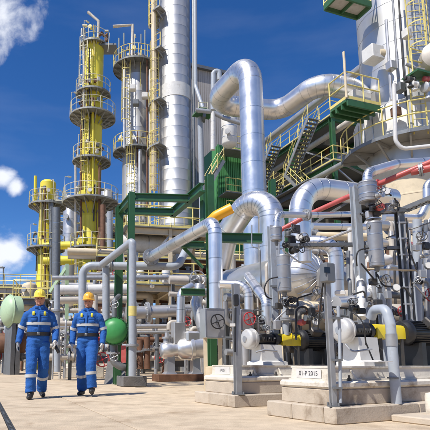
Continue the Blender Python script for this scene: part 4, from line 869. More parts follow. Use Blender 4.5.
def plinth(F, label, La, Lb, cuts, txt, tb):
    t = thing('pump_plinth', label, 'plinth', F(La / 2, Lb / 2, 0))
    bs = [0] + cuts + [Lb]
    for b0, b1 in zip(bs[:-1], bs[1:]): block(F, 0, .16, b0 + .003, b1 - .003, 0, .166, 'kerb_block', 'plinth', t)
    ac = [.16, La * .6, La]
    for a0, a1 in zip(ac[:-1], ac[1:]): block(F, a0 + .004, a1 - .004, 0, .16, 0, .165 + random.uniform(-.003, .003), 'kerb_block', 'plinth', t)
    block(F, .165, La - .01, .165, Lb - .01, 0, .158, 'slab', 'plinth', t)
    block(F, .13, La - .13, .11, Lb - .2, .158, .33, 'pedestal', 'plinth', t, .015)
    block(F, .115, La - .12, .095, Lb - .19, .33, .405, 'pedestal_cap', 'plinth_white', t, .02)
    # steel base frame with sloped ends, white painted
    sk = MB(); zb, zt = .405, .535
    def rg(z, e): return [F(a, b, z) for a, b in ((.2 + e, .17 + e * .3), (.2 + e, Lb - .3), (La - .2 - e, Lb - .3), (La - .2 - e, .17 + e * .3))]
    sk.loft([rg(zb, 0), rg(zb + .02, 0), rg(zb + .022, .03), rg(zt, .045), rg(zt + .002, .03), rg(zt + .02, .03)])
    b = sk.build('base_frame', 'plinth_white', t, smooth=20)
    for i in range(5):
        bb = .4 + i * (Lb - .8) / 4; MB().lathe(F(.165, bb, .405), UP, [(0, .022), (.03, .022), (.03, .012), (.06, .012), (.06, 0)], 6).build('anchor_bolt', 'dark_metal', t)
        rb = MB(); rb.add([F(.2, bb + .1, .425), F(.2, bb + .115, .425), F(.245, bb + .115, .53), F(.245, bb + .1, .53), F(.165, bb + .1, .425), F(.165, bb + .115, .425)], [(4, 5, 1, 0), (4, 0, 3), (5, 2, 1), (4, 3, 2, 5)]); rb.build('gusset', 'plinth_white', t, smooth=0)
    if txt:
        ca = F(La * .5, .168, .478); x = -F.a
        s = MB(); s.box(ca + F.b * .003, La * .36, .006, .1, (F.a, F.b, UP)); s.build('sign_plate', 'white_paint', t)
        text_part(txt, F(La * .5, .1665, .478), -F.a, UP, .068, t)
    return t
pl1 = plinth(P1, 'near stepped concrete pump plinth with a printed sign plate', 1.02, 3.6, [1.25, 2.5], '01-P 2015', 0)
pl2 = plinth(P2, 'farther stepped concrete pump plinth behind the bare post', 1.05, 2.6, [.9, 1.8], '-P10', 0)
fs = thing('foreground_slab', 'low concrete slab in the bottom right corner', 'slab', G(420, 430)); FS = Frame(G(391, 421.5), 27.5)
MB().box(FS(-.5, .7, .035), 1.4, 1.0, .07, (FS.b, FS.a, UP), .012).build('slab', 'plinth', fs)
wb = thing('bollard', 'white painted bollard cut by the right edge of the picture', 'bollard', G(432, 421)); p_ = G(432.5, 421); MB().lathe(p_, UP, [(0, .055), (.25, .055), (.28, .045), (.29, 0)], 20).build('post', 'plinth_white', wb); MB().lathe(p_, UP, [(0, .08), (.02, .08), (.02, .05)], 20).build('foot', 'plinth_white', wb)

# ---- pump trains: white bearing cover, black barrel, yellow coupling guard, ribbed black motor
def pump_train(F, label, a, z, px, sc, grp='pump sets on the plinths'):
    b = [F.bx(a, q) for q in px]; t = thing('pump_set', label, 'pump', F(a, (b[0] + b[-1]) / 2, .53), grp); d = F.b
    C = lambda bb: F(a, bb, z)
    r = sc
    MB().lathe(C(b[0]), d, [(-.012, 0), (-.008, r*.4), (0, r*.72), (.012, r*.9), (.03, r*.985), (.045, r), ((b[1]-b[0]) * .55, r), ((b[1]-b[0]) * .56, r*1.05), ((b[1]-b[0]) * .72, r*1.05), ((b[1]-b[0]) * .73, r*.92), (b[1]-b[0], r*.8), (b[1]-b[0], 0)], 40).build('casing_cover', 'casing', t)
    MB().lathe(C(b[0]) - d * .02, d, [(0, r*.3), (.02, r*.34), (.02, 0)], 20).build('cover_plate', 'clad_dull', t)
    L = b[2] - b[1]
    MB().lathe(C(b[1]), d, [(0, r*.66), (L*.12, r*.66), (L*.12, r*.6), (L*.7, r*.58), (L*.7, r*.74), (L*.82, r*.74), (L*.82, r*.5), (L, r*.45)], 28).build('bearing_housing', 'black', t)
    for k in range(5):
        MB().box(C(b[1] + L * (.18 + .1 * k)) - F.a * (r*.58) , .02, .05, r*.34, (d, F.a, UP)).build('cooling_rib', 'dark_metal', t)
    for k in range(3): MB().box(C(b[1] + L*(.2 + .22*k)) - F.a*(r*.62) + UP*r*.1, .025, .02, .02, (d, F.a, UP)).build('name_plate', 'white_paint', t)
    # support under the housing
    sp_ = MB(); sp_.loft([[F(a + sa * wa, bb, zz) for sa, bb in ((-1, b[1] + .02 - e), (-1, b[2] - .05 + e), (1, b[2] - .05 + e), (1, b[1] + .02 - e))] for zz, wa, e in ((.55, .2, .03), (.6, .2, .03), (.62, .13, 0), (z - r*.55, .11, 0))]); sp_.build('pedestal', 'white_paint', t, smooth=20)
    # coupling guard: hooded yellow cover
    L2 = b[3] - b[2]; g = MB(); hw = r*.56; prof = [(-hw, -r*.6), (-hw, r*.28), (-hw*.75, r*.52), (-hw*.3, r*.62), (hw*.3, r*.62), (hw*.75, r*.52), (hw, r*.28), (hw, -r*.6)]
    g.loft([[F(a + x, b[2] + bb, z + y) for x, y in prof] for bb in (0, .01, L2 - .01, L2)]); g.build('coupling_guard', 'yellow', t, smooth=35)
    MB().box(C(b[2] + L2*.52) + UP*r*.02, .012, hw*2.06, r*1.29, (d, F.a, UP)).build('guard_joint', 'yellow', t)
    for s in (.12, .88): MB().bar(F(a - hw*.8, b[2] + L2*s, .55), F(a - hw*.8, b[2] + L2*s, z - r*.58), .03).build('guard_foot', 'dark_metal', t)
    # motor
    L3 = b[4] - b[3]; rm = r * 1.12
    MB().lathe(C(b[3]), d, [(0, r*.3), (0, rm*.8), (.03, rm*.95), (.05, rm), (.1, rm), (.1, rm*.88), (L3*.85, rm*.88), (L3*.85, rm), (L3*.9, rm), (L3, rm*.85), (L3, 0)], 36).build('motor_body', 'black', t)
    src = None
    x, y = perp(d)
    for k in range(30):
        an_ = 2*math.pi*k/30; e = x*math.cos(an_) + y*math.sin(an_)
        MB().box(C(b[3] + .1 + (L3*.75 - .0)/2) + e * rm * .93, rm*.14, .008, L3*.75 - .02, (e, d.cross(e), d)).build('cooling_fin', 'black', t)
    MB().box(C(b[3] + L3*.45) - F.a*rm*.75 + UP*rm*.75, .2, .12, .14, (d, (F.a - UP).normalized(), (F.a + UP).normalized()), .015).build('terminal_box', 'dark_metal', t)
    for s in (.2, .75): MB().box(F(a, b[3] + L3*s, (.555 + z - rm*.8)/2), .08, .34, z - rm*.8 - .555, (d, F.a, UP)).build('motor_foot', 'black', t)
    MB().lathe(C(b[3] + .04) + UP*rm*.9, UP, [(0, .02), (.05, .02)], 8).build('lifting_eye', 'dark_metal', t)
    return t, b
pt1, b1 = pump_train(P1, 'near pump set with white cover, yellow guard and black ribbed motor', .5, W(360, 330, P1(.5, .6, 0).y).z, (341, 350.5, 374, 402, 452), .140)
pt2, b2 = pump_train(P2, 'farther pump set with round white cover, yellow guard and black motor', .5, W(260, 338.5, P2(.5, .3, 0).y).z, (246, 255.5, 280, 298, 326), .15)
# small bore lines of the near pump
def wire(name, label, pts, r, m, bend=.06, cat='pipe', grp=None): 
    pts = [V(p) for p in pts]; low = min(pts, key=lambda q: q.z); o = MB().tube(pts, r, 8, bend, 5).build(name, m, None, low); tag(o, label, cat, grp); return o
zz = P1(.5, .5, 0).y
wire('seal_line', 'thin black tube drooping over the near pump barrel', [W(352, 312, zz - .2), W(360, 318, zz - .25), W(364, 325, zz - .28), W(366, 345, zz - .2)], .008, 'black')
wire('seal_line', 'thin grey tube looping below the near pump cover', [W(345, 344, zz - .2), W(352, 352, zz - .25), W(372, 349, zz - .25)], .011, 'galv')
wire('seal_line', 'thin black tube hanging under the yellow guard of the near pump', [W(366, 343, zz - .2), W(373, 360, zz - .2)], .009, 'black')
wire('seal_line', 'thin grey tube under the farther pump barrel', [W(256, 352, 6.7), W(264, 350, 6.7), W(277, 351, 6.8)], .012, 'galv')
dr = thing('drip_tray', 'flat white tray beside the near pump base', 'tray', W(378, 362, zz - .35)); MB().box(W(380, 361.5, zz - .33), .22, .14, .012, (P1.b, P1.a, UP)).build('tray', 'white_paint', dr); MB().box(W(380, 364, zz - .33), .04, .1, .05, (P1.b, P1.a, UP)).build('bracket', 'galv', dr)

# ---- the bent vent pipe in front of the near pump
vp = P1(.13, P1.bx(.13, 397.5), .405); q0 = P1(.05, P1.bx(.05, 393.5), .166)
yq = q0.y
pipe('bent_drain_pipe', 'grey blue pipe bending over the yellow guard down to the near plinth', [W(371, 318, yq + .35), W(374, 309.5, yq + .28), W(386, 309, yq + .05), W(390.5, 325, yq), q0], S(5.0, yq), 'bluegrey', 0, .1, n=20)
cp = thing('pipe_sleeve', 'grey coupling sleeve round the bent pipe over the near plinth', 'pipe', q0 + UP * .3); MB().lathe(W(392, 346, yq) , W(391.2, 333, yq) - W(392, 346, yq), [(0, S(5, yq)), (0, S(5.6, yq)), (.13, S(5.6, yq)), (.13, S(5, yq))], 20).build('sleeve', 'galv', cp); MB().lathe(W(393.3, 378.5, yq), UP, [(0, S(5, yq)), (0, S(5.8, yq)), (.015, S(5.8, yq)), (.015, S(5, yq))], 20).build('collar', 'galv_dark', cp)
# ---- posts
def hpost(name, label, base, topz, w, m='bluegrey', lean=None):
    t = thing(name, label, 'post', base); MB().ibeam(base + UP * .012, V((base.x, base.y, topz)), w, w, w * .12, A).build('post', m, t); MB().box(base + UP * .006, w * 1.9, w * 1.9, .012).build('base_plate', 'galv_dark', t)
    for sx, sy in ((-1, -1), (1, -1), (1, 1), (-1, 1)): MB().lathe(base + V((sx, sy, 0)) * w * .75 + UP * .01, UP, [(0, .012), (.03, .012), (.03, 0)], 6).build('bolt', 'galv_dark', t)
    return t
pb = P1(.075, .06, .166); Yp = pb.y
hp1 = hpost('instrument_post', 'galvanised instrument post on the near corner of the near plinth', pb, W(335, 272, Yp).z, .052, 'galv')
MB().tube([W(340.5, 403, Yp), W(339.6, 330, Yp), W(338, 306, Yp)], .016, 10, .05).build('conduit', 'bluegrey', hp1)
for py_ in (318, 360, 388): MB().box(W(337.2, py_, Yp - .03), .09, .06, .02).build('pipe_clamp', 'galv_dark', hp1)
tb = thing('transmitter_box', 'dark grey instrument box on top of the corner instrument post', 'instrument', W(327, 284, Yp)); MB().box(W(327.5, 273, Yp - .06), S(13, Yp), .1, S(20, Yp), (P1.b, P1.a, UP), .012).build('case', 'galv_dark', tb); MB().box(W(327, 270, Yp - .125), S(7, Yp), .012, S(6, Yp), (P1.b, P1.a, UP)).build('display', 'glass_dark', tb); MB().tube([W(323, 283, Yp), W(321, 300, Yp + .1), W(318, 330, Yp + .2)], .009, 8, .05).build('cable', 'black', tb)
MB().box(W(340, 293, Yp), .1, .05, .05, bev=.01).build('gland', 'white_paint', tb)
pb2 = P2(.07, .12, .166); hp2 = hpost('instrument_post', 'grey steel post on the near corner of the farther plinth', pb2, W(239, 284, pb2.y).z, .085, 'galv')
MB().box(W(236, 300, pb2.y - .07), .07, .05, .16, bev=.01).build('switch_box', 'black', hp2); MB().tube([W(235.5, 308, pb2.y - .06), W(235, 352, pb2.y - .06)], .014, 8, 0).build('conduit', 'black', hp2); MB().box(W(232.5, 325, pb2.y - .06), .07, .04, .04).build('tag_plate', 'white_paint', hp2)
p3 = W(366, 362, 6.9); p3.z = 0; hp3 = hpost('pipe_support_post', 'tall pale blue grey post carrying the first instrument can', p3, W(358, 186, 6.9).z, .105)
p4 = W(411, 362, 7.1); p4.z = 0; hp4 = hpost('pipe_support_post', 'dark braided post wrapped with conduits right of the cream tower foot', p4, W(405, 208, 7.1).z, .1, 'galv_dark')
for k, (dx, m) in enumerate(((-.055, 'bluegrey'), (.055, 'black'), (.02, 'galv'), (.085, 'bluegrey'))): MB().tube([V((p4.x + dx, p4.y - .09, .2)), V((p4.x + dx, p4.y - .09, W(405, 214 + k * 6, 7.1).z))], .014, 8, 0).build('conduit', m, hp4)
for k in range(9): MB().box(V((p4.x, p4.y - .085, .7 + k * .24)), .16, .03, .025).build('conduit_clamp', 'galv', hp4)
p5 = P2(.95, P2.bx(.95, 276), .166); hp5 = hpost('pipe_support_post', 'pale blue grey post left of the radial domed vessel', p5, W(272, 226, p5.y).z, .1)
for k in range(4): MB().box(V((p5.x, p5.y - .06, .8 + k * .35)), .13, .03, .03).build('pipe_clamp', 'galv_dark', hp5)
p6 = W(386, 362, 7.6); p6.z = 0; hpost('pipe_support_post', 'short blue grey post behind the yellow guard of the near pump', p6, W(386, 262, 7.6).z, .09)
# ---- instrument cans
def can(label, px0, px1, py0, py1, Y, m='can', cap=True, strap=2):
    c = W((px0 + px1) / 2, py1, Y); r = S((px1 - px0) / 2, Y); h = W((px0 + px1) / 2, py0, Y).z - c.z; t = thing('instrument_can', label, 'canister', c, 'instrument cans')
    MB().lathe(c, UP, [(0, 0), (0, r*.86), (.01, r*.9), (.012, r), (.05, r), (.052, r*1.03), (.06, r*1.03), (.062, r), (h - .03, r), (h - .03, r*1.03), (h - .02, r*1.03), (h, r*.9), (h + .01, r*.5), (h + .012, 0)], 28).build('can_body', m, t)
    for k in range(strap): MB().lathe(c + UP * h * (.35 + .35 * k), UP, [(0, r), (0, r*1.02), (.014, r*1.02), (.014, r)], 28).build('strap', 'seam', t)
    MB().lathe(c - UP * .07, UP, [(0, r*.2), (.03, r*.35), (.07, r*.35)], 12).build('bottom_fitting', 'galv_dark', t)
    return t, c, r, h
can('squat grey can on top of the tall pale post, under the white elbow', 359, 378, 182, 202.5, 6.7)
can('long grey can hanging right of the tall pale post', 369.5, 384.5, 222, 267, 6.7, strap=3)
can('long grey can on the pale post left of the radial domed vessel', 277.5, 291.5, 255, 292, 7.0, strap=2)
can('small squat can above the long can at the left', 270.5, 282.5, 227, 241, 7.0, strap=1)
def bits(label, items, Y, name='valve_cluster', seed=1):
    """cluster of small fittings: (px, py, kind)"""
    rgm = random.Random(seed); c = W(items[0][0], items[0][1], Y); t = thing(name, label, 'valve cluster', c)
    for px_, py_, kd in items:
        p = W(px_, py_, Y + rgm.uniform(-.12, .12)); m = rgm.choice(('galv', 'dark_metal', 'galv_dark', 'black', 'clad_dull'))
        if kd == 'v': valve(p, rgm.choice((A, B, UP)), V((rgm.uniform(-1, 1), -1, rgm.uniform(-.3, 1))), .02 + rgm.random() * .012, t, rgm.choice(('dark_metal', 'black', 'galv', 'dark_metal')), m)
        elif kd == 'b': MB().box(p, .07 + rgm.random()*.06, .06, .06 + rgm.random()*.08, (B, A, UP), .01).build('fitting_box', m, t)
        elif kd == 'g':
            MB().lathe(p, V((-.15, -1, .1)), [(0, .03), (.0, .055), (.03, .055), (.034, .05)], 18).build('gauge_case', 'galv_dark', t); MB().lathe(p + V((-.005, -.035, .003)), V((-.15, -1, .1)), [(0, .046), (.003, .046), (.003, 0)], 18).build('gauge_face', 'white_paint', t)
        elif kd == 't': MB().tube([p, p + UP*rgm.uniform(-.2, .2), p + UP*rgm.uniform(-.25, .25) + B*rgm.uniform(-.3, .3)], .012, 8, .03).build('tubing', m, t)
        elif kd == 'r': MB().lathe(p, rgm.choice((A, B, UP)), [(0, .04), (.03, .05), (.08, .05), (.1, .03), (.14, .03)], 12).build('fitting', 'red_pale', t)
    return t
bits('knot of small valves and gauges under the squat can on the tall post', [(380, 195, 'v'), (386, 192, 'g'), (383, 206, 'r'), (391, 196, 't'), (376, 212, 'b'), (388, 208, 'v'), (394, 203, 'b'), (372, 208, 'v'), (380, 216, 't'), (398, 211, 't'), (369, 215, 'b')], 6.6, seed=3)
bits('knot of small valves between the small can and the radial domed vessel', [(288, 233, 'v'), (292, 240, 'b'), (286, 245, 'v'), (296, 229, 'b'), (299, 238, 'g'), (283, 249, 't'), (294, 250, 'v'), (301, 246, 't'), (305, 240, 'v')], 7.0, seed=5)
bits('small valves and tubing below the long can on the tall post', [(376, 272, 't'), (384, 278, 'v'), (373, 282, 'b'), (392, 283, 't'), (380, 290, 'v'), (388, 295, 'b'), (396, 288, 'g')], 6.8, seed=8)
bits('small valves and tubing below the long can at the left', [(282, 298, 't'), (287, 303, 'v'), (279, 306, 'b'), (293, 300, 'v'), (298, 306, 't'), (290, 312, 'b')], 7.1, seed=9)
bits('tangle of fittings at the right edge beside the dark post', [(420, 240, 'v'), (426, 246, 'b'), (424, 256, 'v'), (417, 262, 't'), (428, 266, 'g'), (422, 274, 'b'), (419, 282, 'v'), (427, 290, 't'), (416, 248, 'b')], 7.0, seed=12)
bits('fittings between the corner post box and the domed vessel', [(318, 292, 'v'), (312, 312, 'b'), (308, 318, 'v'), (322, 316, 'v'), (316, 322, 'g'), (326, 308, 'b'), (320, 305, 't'), (304, 322, 'r'), (328, 322, 'r')], 7.2, seed=14)
bits('fittings above the farther pump barrel', [(262, 322, 'b'), (266, 328, 'v'), (272, 318, 't'), (258, 318, 'v'), (269, 308, 't'), (277, 325, 'b')], 7.4, seed=16)
bits('dark fittings above the near pump barrel', [(354, 308, 'v'), (361, 311, 'b'), (368, 305, 'v'), (365, 298, 't'), (350, 300, 't'), (378, 303, 'b')], 6.3, seed=18)
# ---- cable trays
def tray(label, p, q, w=.1, h=.045, m='galv_dark'):
    p, q = V(p), V(q); d = (q - p).normalized(); n = UP.cross(d).normalized(); t = thing('cable_tray', label, 'cable tray', p)
    MB().bar(p - n * w/2, q - n * w/2, .006, h, n).build('side_rail', m, t); MB().bar(p + n * w/2, q + n * w/2, .006, h, n).build('side_rail', m, t)
    L = (q - p).length; k = int(L / .09); src = None
    for i in range(k):
        c = p + d * (i + .5) * L / k - UP * h * .3
        if src is None: src = MB().box(c, .03, w - .008, .008, (d, n, UP)).build('rung', m, t); c0 = c
        else: inst(src, 'rung', t, c - c0)
    for i, mm in enumerate(('black', 'bluegrey', 'black')): MB().tube([p + n * (i - 1) * w * .25 - UP * h * .1, q + n * (i - 1) * w * .25 - UP * h * .1], .011, 6, 0).build('cable', mm, t)
    return t
tray('dark cable tray crossing above the radial domed vessel', W(287, 245.5, 6.9), W(364, 244.5, 7.2))
tray('cable tray bridging between the two tall posts, lower one', W(384, 248, 7.0), W(410, 248, 7.2))
tray('cable tray running right from the tall post at can height', W(362, 213, 6.8), W(408, 210.5, 7.1), .12, .05)
tray('cable tray climbing to the right picture edge', W(404, 210, 7.1), W(438, 196, 6.7), .14, .06)
wire('tubing_line', 'thin brass tube crossing from the tall post to the dark post', [W(362, 269, 6.9), W(418, 270, 7.0), W(421, 283, 7.0)], .014, 'cream', .08)
wire('tubing_line', 'thin dark tube bending below the brass tube', [W(377, 274, 6.9), W(383, 286, 6.9), W(406, 288, 7.0), W(411, 297, 7.0)], .013, 'dark_metal', .08)
wire('tubing_line', 'grey rod slanting up to the right past the cream tower foot', [W(386, 238, 7.2), W(432, 222, 7.0)], .010, 'galv_dark', 0)
wire('tubing_line', 'black hose loop left of the long can at the left', [W(278, 277, 6.9), W(268, 279, 6.9), W(264, 288, 6.9), W(266, 297, 6.95), W(272, 299, 7)], .010, 'black', .12)
wire('tubing_line', 'black hose loop left of the tall pale post', [W(369, 248, 6.6), W(358, 250, 6.6), W(356, 258, 6.6), W(357, 266, 6.7)], .010, 'black', .1)
wire('tubing_line', 'grey conduit arching over the farther motor', [W(296, 340, 7.3), W(296, 307, 7.3), W(309, 307, 7.35), W(310, 330, 7.35)], .016, 'dark_metal', .1)
wire('tubing_line', 'slim grey pipe slanting up to the tall post from the vessel', [W(318, 243, 7.6), W(362, 226, 7.0)], .022, 'clad_dull', 0)
# ---- red sprinkler line
rp = pipe('fire_water_pipe', 'pale red pipe slanting up to the right edge', [W(276, 232.5, 8.2), W(310, 214, 8.0), W(344, 198.5, 7.6), W(392, 178.5, 7.0), W(440, 158, 6.7)], S(2.7, 7.4), 'red_pale', 0, .1)
for f in (.3, .72): flange(W(344, 198.5, 7.6).lerp(W(392, 178.5, 7.0), f), W(392, 178.5, 7.0) - W(344, 198.5, 7.6), S(2.7, 7.4), rp, 'red_pale')
pipe('steam_pipe', 'slim silver pipe from the small can running right under the red pipe', [W(276.5, 229, 7.05), W(276.5, 214.5, 7.05), W(316, 215, 7.5), W(358, 214, 7.9)], S(3.3, 7.3), 'clad', .5, .14, flanges=((1, .75),))
pipe('fire_water_pipe', 'short thick red stub joining the slanting pipe at the right edge', [W(411, 172, 6.9), W(440, 166, 6.7)], S(4.0, 6.9), 'red_pale', 0, flanges=((0, .35),))
# ---- white elbow on the can and right hand pipes
pipe('steam_pipe', 'white clad pipe elbowing off the squat can toward the right edge', [W(367.5, 183, 6.75), W(367.5, 172.5, 6.75), W(396, 164, 7.0), W(440, 161, 7.3)], S(4.9, 6.9), 'clad', .5, .12, n=22)
pipe('steam_pipe', 'thin white pipe dropping along the right tower and turning right', [W(394, 84, 13.2), W(395.5, 141, 13.2), W(402, 149, 13.2), W(440, 145, 13)], S(2.1, 13.2), 'white_paint', 0, .25)
pipe('steam_pipe', 'horizontal silver pipe at red pipe level behind the tall post, upper', [W(312, 226, 10.6), W(368, 227, 10.9)], S(3.6, 10.6), 'clad', .7)
pipe('steam_pipe', 'horizontal cream pipe behind the tall post, lower', [W(318, 236, 11.0), W(366, 237, 11.2)], S(4.2, 11), 'cream', .7)
pipe('steam_pipe', 'silver pipe with a lower bend at the right edge, above the dark post', [W(384, 217, 7.9), W(420, 218, 8.0), W(427, 204, 8.0), W(427, 184, 8.0), W(440, 178, 8)], S(4.2, 8), 'clad', .5, .14)
pipe('steam_pipe', 'upright silver pipe just right of the dark post', [W(418, 345, 7.7), W(417, 220, 7.7)], S(4.3, 7.7), 'bluegrey', .9)
pipe('steam_pipe', 'outermost upright silver pipe at the right edge', [W(428, 330, 8.1), W(427, 232, 8.1)], S(3.6, 8.1), 'clad_dull', .7)
pipe('steam_pipe', 'dull silver main crossing behind the long can on the right', [W(322, 279, 9.6), W(440, 275, 10)], S(12, 9.7), 'clad_dull', .8, n=28)
pipe('steam_pipe', 'brownish main lying below the dull silver one on the right', [W(335, 300, 10.4), W(440, 298, 10.8)], S(10, 10.5), 'beige', .9, n=28)
pipe('steam_pipe', 'silver elbow dropping from the tall post toward the near pump', [W(371, 272, 8.0), W(372, 292, 8.0), W(352, 302, 7.8), W(336, 303, 7.6)], S(6.5, 8), 'clad', .4, .2, n=24)
pipe('steam_pipe', 'white upright pipe left of the tall pale post', [W(352, 300, 8.6), W(350, 228, 8.6)], S(2.6, 8.6), 'white_paint', .8)
pipe('steam_pipe', 'silver elbow pipe arching over the domed vessel and down its right side', [W(305, 262, 9.3), W(304, 242, 9.3), W(335, 243, 9.1), W(339, 340, 9.1)], S(7.3, 9.2), 'clad', .45, .3, n=28)
pipe('steam_pipe', 'cream upright pipe behind the domed vessel', [W(342, 250, 9.2), W(341, 330, 9.2)], S(2.2, 9.2), 'cream', 0)
pipe('discharge_pipe', 'silver discharge pipe rising from the farther pump', [W(268, 330, 7.5), W(266, 300, 7.5), W(258, 290, 7.8), W(248, 276, 8.6)], S(5, 7.5), 'clad', .35, .18, n=22)
pipe('discharge_pipe', 'grey pipe rising behind the yellow guard of the farther pump', [W(286, 335, 7.7), W(285, 296, 7.7)], S(3.2, 7.7), 'bluegrey', 0, flanges=((0, .4),))
pipe('discharge_pipe', 'pale pipe rising behind the near pump barrel', [W(362, 318, 6.6), W(361, 285, 6.8), W(356, 262, 7.4)], S(4.2, 6.7), 'white_paint', .3, .15)
drum('horizontal_drum', 'beige insulated drum low behind the farther motor', W(322, 318, 9.2), (B + A * .1).normalized(), 1.3, .3, 'cream', True, bands=3, zbase=0)
drum('horizontal_drum', 'dull silver drum low behind the near motor at the right', W(400, 318, 8.6), B, 1.2, .24, 'beige', True, bands=3, zbase=0)
manifold('dark valve stand in the gap behind the two pump sets', W(282, 366, 8.8), B, 1.7, 4, 41, .3, .25, .045, mats=('galv_dark', 'dark_metal', 'galv'))
manifold('dark valve stand behind the near motor at the right edge', W(372, 366, 8.0), B, 1.6, 4, 43, .3, .28, .045, mats=('galv_dark', 'dark_metal', 'galv', 'rust'))
manifold('crowded valve stand behind the two valve boxes', W(222, 366, 11.0), B, 1.6, 5, 47, .3, .3, .055, mats=('galv_dark', 'clad_dull', 'galv', 'beige'))
manifold('tall valve stand under the conical reducer', W(240, 366, 13.4), B, 2.2, 6, 53, .4, .35, .07, mats=('galv_dark', 'clad_dull', 'rust', 'beige'))
manifold('far valve stand under the elbow pipe', W(300, 366, 14.5), B, 3.4, 8, 59, .4, .5, .09, mats=('galv_dark', 'clad_dull', 'rust', 'beige', 'white_paint'))
manifold('far valve stand at the right behind the brown mains', W(370, 366, 13.5), B, 3.0, 8, 61, .4, .5, .09, mats=('galv_dark', 'clad_dull', 'beige', 'white_paint'))
# dark green access deck above the elbow pipe, at the foot of the right tower
RF = Frame(W(318, 362, 20.5), 20.0)
steel_frame('process_structure', 'dark green steel frame between the elbow pipe and the right tower', RF, [0, 3.4], [0, 2.6, 5.2], [Zp(238, 20), Zp(192, 20)], 'dark_metal', .2, 'yellow_rail', skip_rail=(0, 1))
# extra thin lines through the crowded right half
rq = random.Random(99)
for i in range(26):
    px_ = 262 + i * 6.4; Y = rq.uniform(7.6, 9.4); y0 = rq.uniform(238, 290) if not 284 < px_ < 346 else rq.uniform(303, 318); y1 = rq.uniform(300, 345); m = rq.choice(('galv', 'galv_dark', 'clad_dull', 'dark_metal', 'beige', 'bluegrey', 'rust')); dx = rq.uniform(-14, 14)
    pipe('impulse_line', 'thin %s impulse line, %s from the left behind the pumps' % ({'galv': 'grey', 'galv_dark': 'dark grey', 'clad_dull': 'silver', 'dark_metal': 'blackish', 'beige': 'beige', 'bluegrey': 'blue grey', 'rust': 'rusty'}[m], ['first', 'second', 'third', 'fourth', 'fifth', 'sixth', 'seventh', 'eighth', 'ninth', 'tenth', 'eleventh', 'twelfth', 'thirteenth', 'fourteenth', 'fifteenth', 'sixteenth', 'seventeenth', 'eighteenth', 'nineteenth', 'twentieth', 'twenty first', 'twenty second', 'twenty third', 'twenty fourth', 'twenty fifth', 'last'][i]),
         [W(px_, y1 + 15, Y), W(px_ - 2, y0, Y), W(px_ + dx, y0 + rq.uniform(-2, 3), Y + .2), W(px_ + dx, y0 - (rq.uniform(6, 30) if not 284 < px_ < 346 else rq.uniform(3, 8)), Y + .25)], rq.choice((.012, .018, .025, .035)), m, 0, .08, group='impulse lines behind the pumps', n=8)
# ================================================================ PEOPLE
def tex(name, scale):
    t = bpy.data.textures.new(name, 'CLOUDS'); t.noise_scale = scale; t.noise_depth = 2; return t
FOLD = tex('cloth_folds', .10); FOLD2 = tex('cloth_creases', .035)
def limb(mb, pts, n=16, flat=1.0):
    """pts: (point, radius) or (point, rx, ry) along a limb"""
    path = [V(p[0]) for p in pts]; m = len(path); rings = []; x = V((1, 0, 0))
    for i in range(m):
        t = (path[min(i+1, m-1)] - path[max(i-1, 0)]).normalized(); xx = (x - t * x.dot(t)).normalized(); yy = t.cross(xx)
        rx = pts[i][1]; ry = pts[i][2] if len(pts[i]) > 2 else rx * flat
        rings.append([path[i] + xx * rx * math.cos(2*math.pi*j/n) + yy * ry * math.sin(2*math.pi*j/n) for j in range(n)])
    mb.loft(rings); return mb
def densify(pts, k=3):
    out = []
    for a, b in zip(pts[:-1], pts[1:]):
        for i in range(k):
            f = i / k; out.append(tuple([V(a[0]).lerp(V(b[0]), f)] + [a[j] * (1-f) + b[j] * f for j in range(1, len(a))]))
    out.append(pts[-1]); return out
def finish(o, vox, smooth=4, disp=0.0):
    m = o.modifiers.new('remesh', 'REMESH'); m.mode = 'VOXEL'; m.voxel_size = vox; m.use_smooth_shade = True
    s = o.modifiers.new('smooth', 'SMOOTH'); s.iterations = smooth; s.factor = .5
    if disp:
        d = o.modifiers.new('folds', 'DISPLACE'); d.texture = FOLD; d.texture_coords = 'LOCAL'; d.strength = disp; d.mid_level = .5
        d2 = o.modifiers.new('creases', 'DISPLACE'); d2.texture = FOLD2; d2.texture_coords = 'LOCAL'; d2.strength = disp * .45; d2.mid_level = .5
    return o
def at_limb(pts, f):
    """point, radius and tangent at fraction f of a limb polyline"""
    L = [(V(b[0]) - V(a[0])).length for a, b in zip(pts[:-1], pts[1:])]; tot = sum(L); s = f * tot
    for i, l in enumerate(L):
        if s <= l or i == len(L) - 1:
            q = min(1, s / l); a, b = pts[i], pts[i+1]; return V(a[0]).lerp(V(b[0]), q), a[1]*(1-q) + b[1]*q, (V(b[0]) - V(a[0])).normalized()
        s -= l
HD = .034
